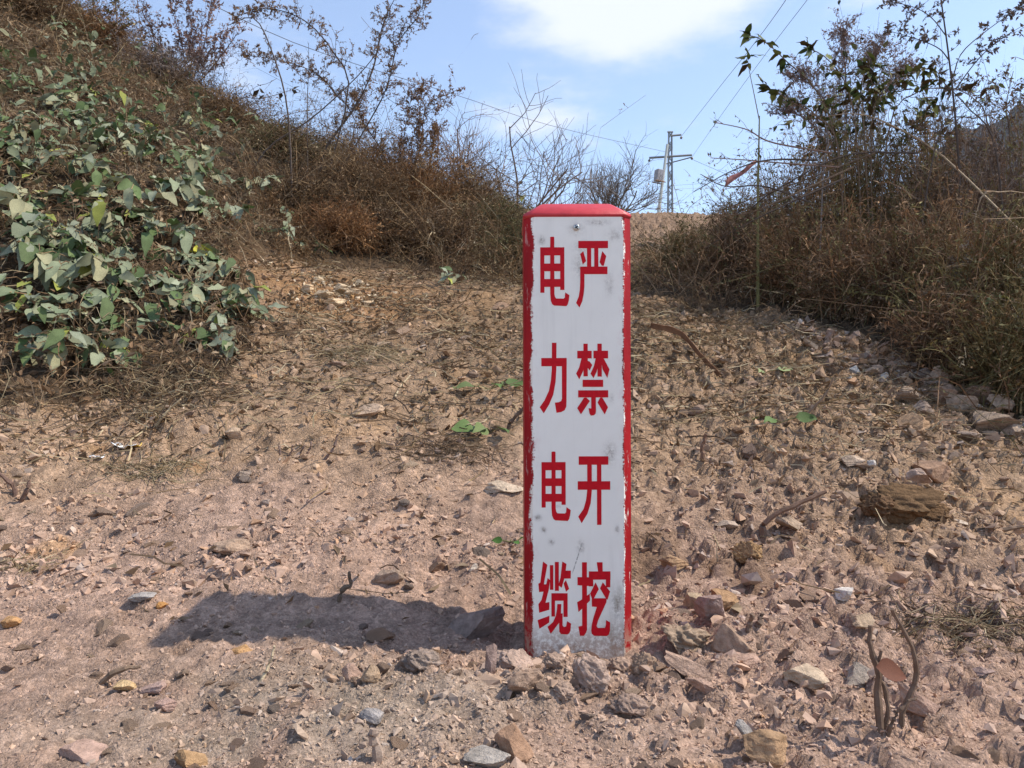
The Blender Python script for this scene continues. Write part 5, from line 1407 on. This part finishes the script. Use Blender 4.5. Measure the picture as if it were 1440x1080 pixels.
twig('long thin tan stalk leaning down the brown brush', [[(678, 345), (650, 310), (615, 275), (580, 245)]], [.0045], np.array([.46, .33, .18]))
twig('brown stick lying on earth near the cream yellow stone', [[(140, 960), (160, 948), (180, 940), (200, 933)]], [.0035], np.array([.22, .15, .10]))
twig('wooden peg lying in gravel', [[(526, 1068), (527, 1050), (528, 1034), (529, 1022)]], [.0055], np.array([.36, .27, .21]))
# curled brown strip of bark
def strip():
    P = [hit(915, 484), hit(955, 490), hit(985, 515), hit(1012, 532)]
    c = np.array([P[0] + [0, 0, .06], P[1] + [0, 0, .05], P[2] + [0, 0, .03], P[3] + [0, 0, .008]]); p0 = P[3]
    n = 22; V = []; cc = smooth_path(c, n)
    for i in range(n):
        p = cc[i]; w = .011 * (1 - .5 * abs(i / n - .45)) * (1 + .12 * math.sin(i * 1.7))
        V += [p + [0, -w * .3, w * .8], p + [0, w * .5, 0], p + [0, -w * .3, -w * .9]]
    V = np.array(V) - p0; fs = np.concatenate([[[3 * i + j, 3 * i + j + 1, 3 * i + j + 4, 3 * i + j + 3] for j in range(2)] for i in range(n - 1)])
    mb = MB(); mb.add(V, fs, (.21, .105, .055)); o = mb.build('bark_strip', M_brush, None, True, tuple(p0))
    s = o.modifiers.new('thick', 'SOLIDIFY'); s.thickness = .002
    tag(o, 'curled reddish brown strip of bark lying on the litter slope', 'bark')
strip()

# seedlings in the bare ground
def seedling(u, v, n, size, label, cols, up=.5):
    p = hit(u, v); pl = Plant('seedling', label, 'plant', p)
    a = np.linspace(0, 2 * np.pi, n, endpoint=False) + rng.normal(0, .4, n)
    D = norm(np.stack([np.cos(a), np.sin(a), np.full(n, up)], -1))
    S = grow(np.tile(p, (n, 1)), D, np.full(n, size * .9), 4, .2, .03)
    pl.part('stem', M_twig, lambda mb: tubes(S, np.full((n, 4), .0014), np.tile((.16, .15, .07), (n, 1)), mb, 4))
    Rm = frame(norm(D * np.array([1, 1, .1])), norm(rng.normal(0, .35, (n, 3)) + np.array([.1, -.7, .9])))
    for i in range(n):
        tv, tf = LEAF_T[(0, 2)[i % 2]]
        c = np.array(cols[i % len(cols)]); o = obj('leaf', mesh_np('leaf', tv * np.array([1.35, 1, 1]), tf, M_leaf, np.tile(c, (len(tv), 1)), True), pl.root)
        set_m(o, Rm[i], S[i, -1] - p, size * rng.uniform(.8, 1.2))
G1, G2, G3, YO = lin(108, 122, 74) * .9, lin(90, 112, 60) * .9, lin(150, 160, 110) * .85, lin(205, 160, 80) * .8
seedling(690, 608, 9, .062, 'seedling with round green leaves and one yellow leaf behind the post', [G1, G3, G2, YO, G1, G2])
seedling(690, 550, 5, .055, 'seedling with dark green leaves uphill of the yellow leafed one', [G2, G1])
seedling(1098, 598, 3, .045, 'seedling with folded green leaves on the litter slope', [G2, G1])
seedling(1075, 525, 3, .045, 'bright green seedling near the bark strip', [G3, G1])
seedling(718, 765, 4, .018, 'tuft of tiny green blades close behind the post', [lin(90, 130, 60)])
seedling(1290, 410, 3, .06, 'green leaf pair in the shaded brush edge', [G1, G3])
seedling(1138, 320, 3, .06, 'small bright leaf in the dark brush below the stake', [G3, G1])
seedling(1000, 335, 3, .05, 'green leaves on the dark edge beside the bare path', [G1, G2])

# scraps
def scrap(u, v, w, col, label, col2=None):
    p = hit(u, v); d = p[1]; s = w / F * d / 2; n = 7
    X, Y = np.meshgrid(np.linspace(-1, 1, n), np.linspace(-.6, .6, n))
    r = np.random.default_rng(int(u)); Z = .45 * perlin(X * 1.6 + u, Y * 1.6, 3) + .35 * np.abs(X * Y) + .25
    X = X + .2 * perlin(Y * 2, X * 2 + u, 5); i = np.arange(n * n).reshape(n, n)
    f = np.stack([i[:-1, :-1], i[:-1, 1:], i[1:, 1:], i[1:, :-1]], -1).reshape(-1, 4)
    c = np.tile(col, (n * n, 1)); 
    if col2 is not None: c[(X.ravel() > -.1) & (Y.ravel() > -.3)] = col2
    mb = MB(); mb.add(np.stack([X, Y, Z], -1).reshape(-1, 3) * s, f, c)
    o = mb.build('litter_scrap', M_leaf, None, True, tuple(p)); m = o.modifiers.new('thick', 'SOLIDIFY'); m.thickness = .0005
    tag(o, label, 'litter')
scrap(178, 635, 34, (.75, .75, .73), 'crumpled white and yellow wrapper on smooth earth', (.70, .50, .10))
scrap(136, 646, 18, (.62, .64, .66), 'small pale scrap of paper beside the yellow wrapper')
scrap(1215, 504, 15, (.45, .01, .03), 'small bright red scrap among the rubble')

# heaps of dead grass on the bare ground
def tuft(u, v, n, rad, L0, label, pal=STRAW, lo=.6, hi=1.0):
    p = hit(u, v); mb = MB()
    x = p[0] + rng.normal(0, rad, n); y = p[1] + rng.normal(0, rad * .55, n); P0 = gpt(x, y, True)
    a = rng.uniform(0, 2 * np.pi, n); D = norm(np.stack([np.cos(a), .6 * np.sin(a), rng.uniform(.05, .5, n)], -1))
    S = grow(P0, D, rng.uniform(.4, 1, n) * L0, 5, .5, .05); S[..., 2] = np.maximum(S[..., 2], H(S[..., 0], S[..., 1]) + .002)
    tubes(S - p, np.linspace(1, .4, 5)[None] * rng.uniform(.0006, .0014, n)[:, None], pick(pal, n, lo, hi), mb)
    o = mb.build('dead_grass', M_straw, None, False, tuple(p)); tag(o, label, 'grass')
tuft(215, 545, 420, .10, .16, 'dark heap of dead grass below the creeper bank', np.concatenate([STRAW, BRN]), .5, .9)
tuft(1385, 885, 260, .06, .13, 'heap of dead grass lying in stony earth by a stick', np.concatenate([STRAW, BRN]), .5, .9)
tuft(640, 630, 200, .06, .10, 'tangle of dead roots beside the seedling', BRN, .5, .9)
tuft(515, 500, 260, .08, .14, 'pale tuft of dead grass in the middle of the litter slope', STRAW, .6, 1)
tuft(205, 665, 140, .05, .10, 'thin wisp of dead grass below the yellow wrapper', STRAW, .6, .9)
tuft(30, 800, 60, .03, .07, 'wisp of straw at the edge of pink earth', STRAW, .6, .9)

# ------------------------------------------------------------------ power poles and lines
def pole_line():
    d = 45.0
    def q(u, v, dd=d): return px(u, v, dd)
    gz = lambda x, y: float(H(np.array([x]), np.array([y]), False)[0])
    grey = np.array([.33, .34, .36])
    # lattice mast
    top = q(942.5, 186); b = np.array([top[0], d, gz(top[0], d)])
    pl = Plant('lattice_pylon', 'slim steel lattice power mast with two cross arms', 'pylon', b)
    w0, w1 = .20, .085; hh = top[2] - b[2]
    cor = [(-1, -1), (1, -1), (1, 1), (-1, 1)]
    for sx, sy in cor:
        S = np.array([[b + [sx * w0, sy * w0, 0], b + [sx * (w0 + w1) / 2, sy * (w0 + w1) / 2, hh / 2], b + [sx * w1, sy * w1, hh]]])
        pl.part('leg', M_metal, lambda mb: tubes(S, .036, grey, mb, 4))
    def brace(mb):
        n = 26; SS = []
        for i in range(n):
            z0, z1 = hh * i / n, hh * (i + 1) / n; a0 = w0 + (w1 - w0) * i / n; a1 = w0 + (w1 - w0) * (i + 1) / n
            for k in range(4):
                c, e = cor[k], cor[(k + 1) % 4]
                if i % 2: c, e = e, c
                SS.append([b + [c[0] * a0, c[1] * a0, z0], b + [e[0] * a1, e[1] * a1, z1]])
                if i % 4 == 0: SS.append([b + [c[0] * a0, c[1] * a0, z0], b + [e[0] * a0, e[1] * a0, z0]])
        tubes(np.array(SS), .024, grey * .9, mb, 4)
    pl.part('bracing', M_metal, brace)
    def bar(name, u0, v0, u1, v1, r):
        S = np.array([[q(u0, v0, d - .1), q((u0 + u1) / 2, (v0 + v1) / 2, d - .1), q(u1, v1, d - .1)]])
        return pl.part(name, M_metal, lambda mb: tubes(S, r, grey * .8, mb, 4))
    bar('cross_arm', 943, 191, 958, 189.5, .06); bar('cross_arm', 913, 222, 973, 218, .065)
    bar('arm_brace', 935, 231, 973, 221, .035); bar('top_plate', 938.5, 185.5, 946.5, 185.5, .05)
    for u, v in ((958, 192), (913, 224), (973, 221)):
        S = np.array([[q(u, v, d - .1), q(u, v + 1.6, d - .1), q(u, v + 3.4, d - .1)]])
        pl.part('insulator', M_metal, lambda mb: tubes(S, np.array([[.04, .085, .05]]), np.array([.16, .13, .12]), mb, 6))
    # leaning pole with transformer
    t2, l2 = q(938.5, 203, d - 1.2), q(926, 300, d - 1.2)
    dr = (l2 - t2); gx = t2 + dr * 1.5; k = 1.0
    while (t2 + dr * k)[2] > gz((t2 + dr * k)[0], d - 1.2) and k < 4: k += .02
    b2 = t2 + dr * k
    p2 = Plant('utility_pole', 'pale slanting utility pole carrying a transformer box', 'pole', b2)
    S = np.array([[b2, (b2 + t2) / 2, t2]])
    p2.part('pole', M_metal, lambda mb: tubes(S, np.array([[.12, .10, .075]]), np.array([.55, .54, .50]), mb, 8))
    c = q(926.5, 247, d - 1.5); bm = bmesh.new(); bmesh.ops.create_cube(bm, size=1.0)
    bmesh.ops.scale(bm, vec=(.42, .4, .66), verts=bm.verts); bmesh.ops.bevel(bm, geom=bm.edges[:], offset=.03, segments=1, affect='EDGES')
    me = bpy.data.meshes.new('transformer_box'); bm.to_mesh(me); bm.free(); me.materials.append(col_mat('weathered_box', .7, .25, 6, base=(.33, .31, .33)))
    o = obj('transformer_box', me, p2.root, tuple(c - b2)); o.rotation_euler = (0, R(6), R(20))
    mb = MB(); tubes(np.array([[[-.28, -.22, -.36], [0, -.22, -.36], [.34, -.22, -.36]], [[-.28, .22, -.36], [0, .22, -.36], [.34, .22, -.36]]]), .035, np.array([.25, .16, .10]), mb, 4)
    mb.build('bracket', M_metal, o)
    # wires
    def wire(label, pts, r=.011):
        S = curve_px(pts, 20)[None]; p0 = S[0, 0]; mb = MB(); tubes(S - p0, r, np.array([.13, .13, .15]), mb, 4)
        o = mb.build('power_line', M_metal, None, False, tuple(p0)); tag(o, label, 'wire')
    wire('power line running from the lattice mast over the brown brush', [(938, 214, d), (780, 178, 34), (640, 133, 28), (440, 70, 22), (285, 0, 18), (150, -70, 16)], .010)
    wire('upper power line climbing from the mast over the leafy branches', [(958, 192, d), (1010, 125, 34), (1060, 62, 27), (1105, 0, 22), (1140, -60, 19)], .012)
    wire('lower power line climbing from the mast beside the upper one', [(973, 221, d), (1010, 168, 34), (1070, 85, 26), (1135, 0, 20), (1180, -60, 17)], .009)
    wire('power line sagging from the mast behind the brushwood pile', [(973, 224, d), (1010, 240, 42), (1060, 262, 40), (1120, 290, 38)], .010)
    wire('faint power line crossing behind the leafy branches', [(950, 290, 60), (1080, 185, 45), (1270, 30, 32), (1340, -30, 28)], .010)
    # dark bushes at the foot of the mast
    bb = q(943, 297, d - 3); z = gz(bb[0], bb[1])
pole_line()

print('triangles', sum(len(m.loop_triangles) if m.loop_triangles else sum(len(p.vertices) - 2 for p in m.polygons) for m in []), 'objects', len(bpy.data.objects))

# ------------------------------------------------------------------ air
def haze():
    bm = bmesh.new(); bmesh.ops.create_cube(bm, size=1.0)
    me = bpy.data.meshes.new('haze'); bm.to_mesh(me); bm.free()
    m, nt, out = mat_base('haze_air')
    v = node(nt, 'ShaderNodeVolumePrincipled', Density=.0002, Anisotropy=.2); v.inputs['Color'].default_value = (.88, .92, 1.0, 1)
    nt.links.new(v.outputs[0], out.inputs['Volume'])
    me.materials.append(m)
    o = obj('haze', me, None, (0, 0, 135)); o.scale = (1840, 1840, 290)
    tag(o, 'thin bluish haze in the air before the far hill', None, None, 'stuff')
haze()
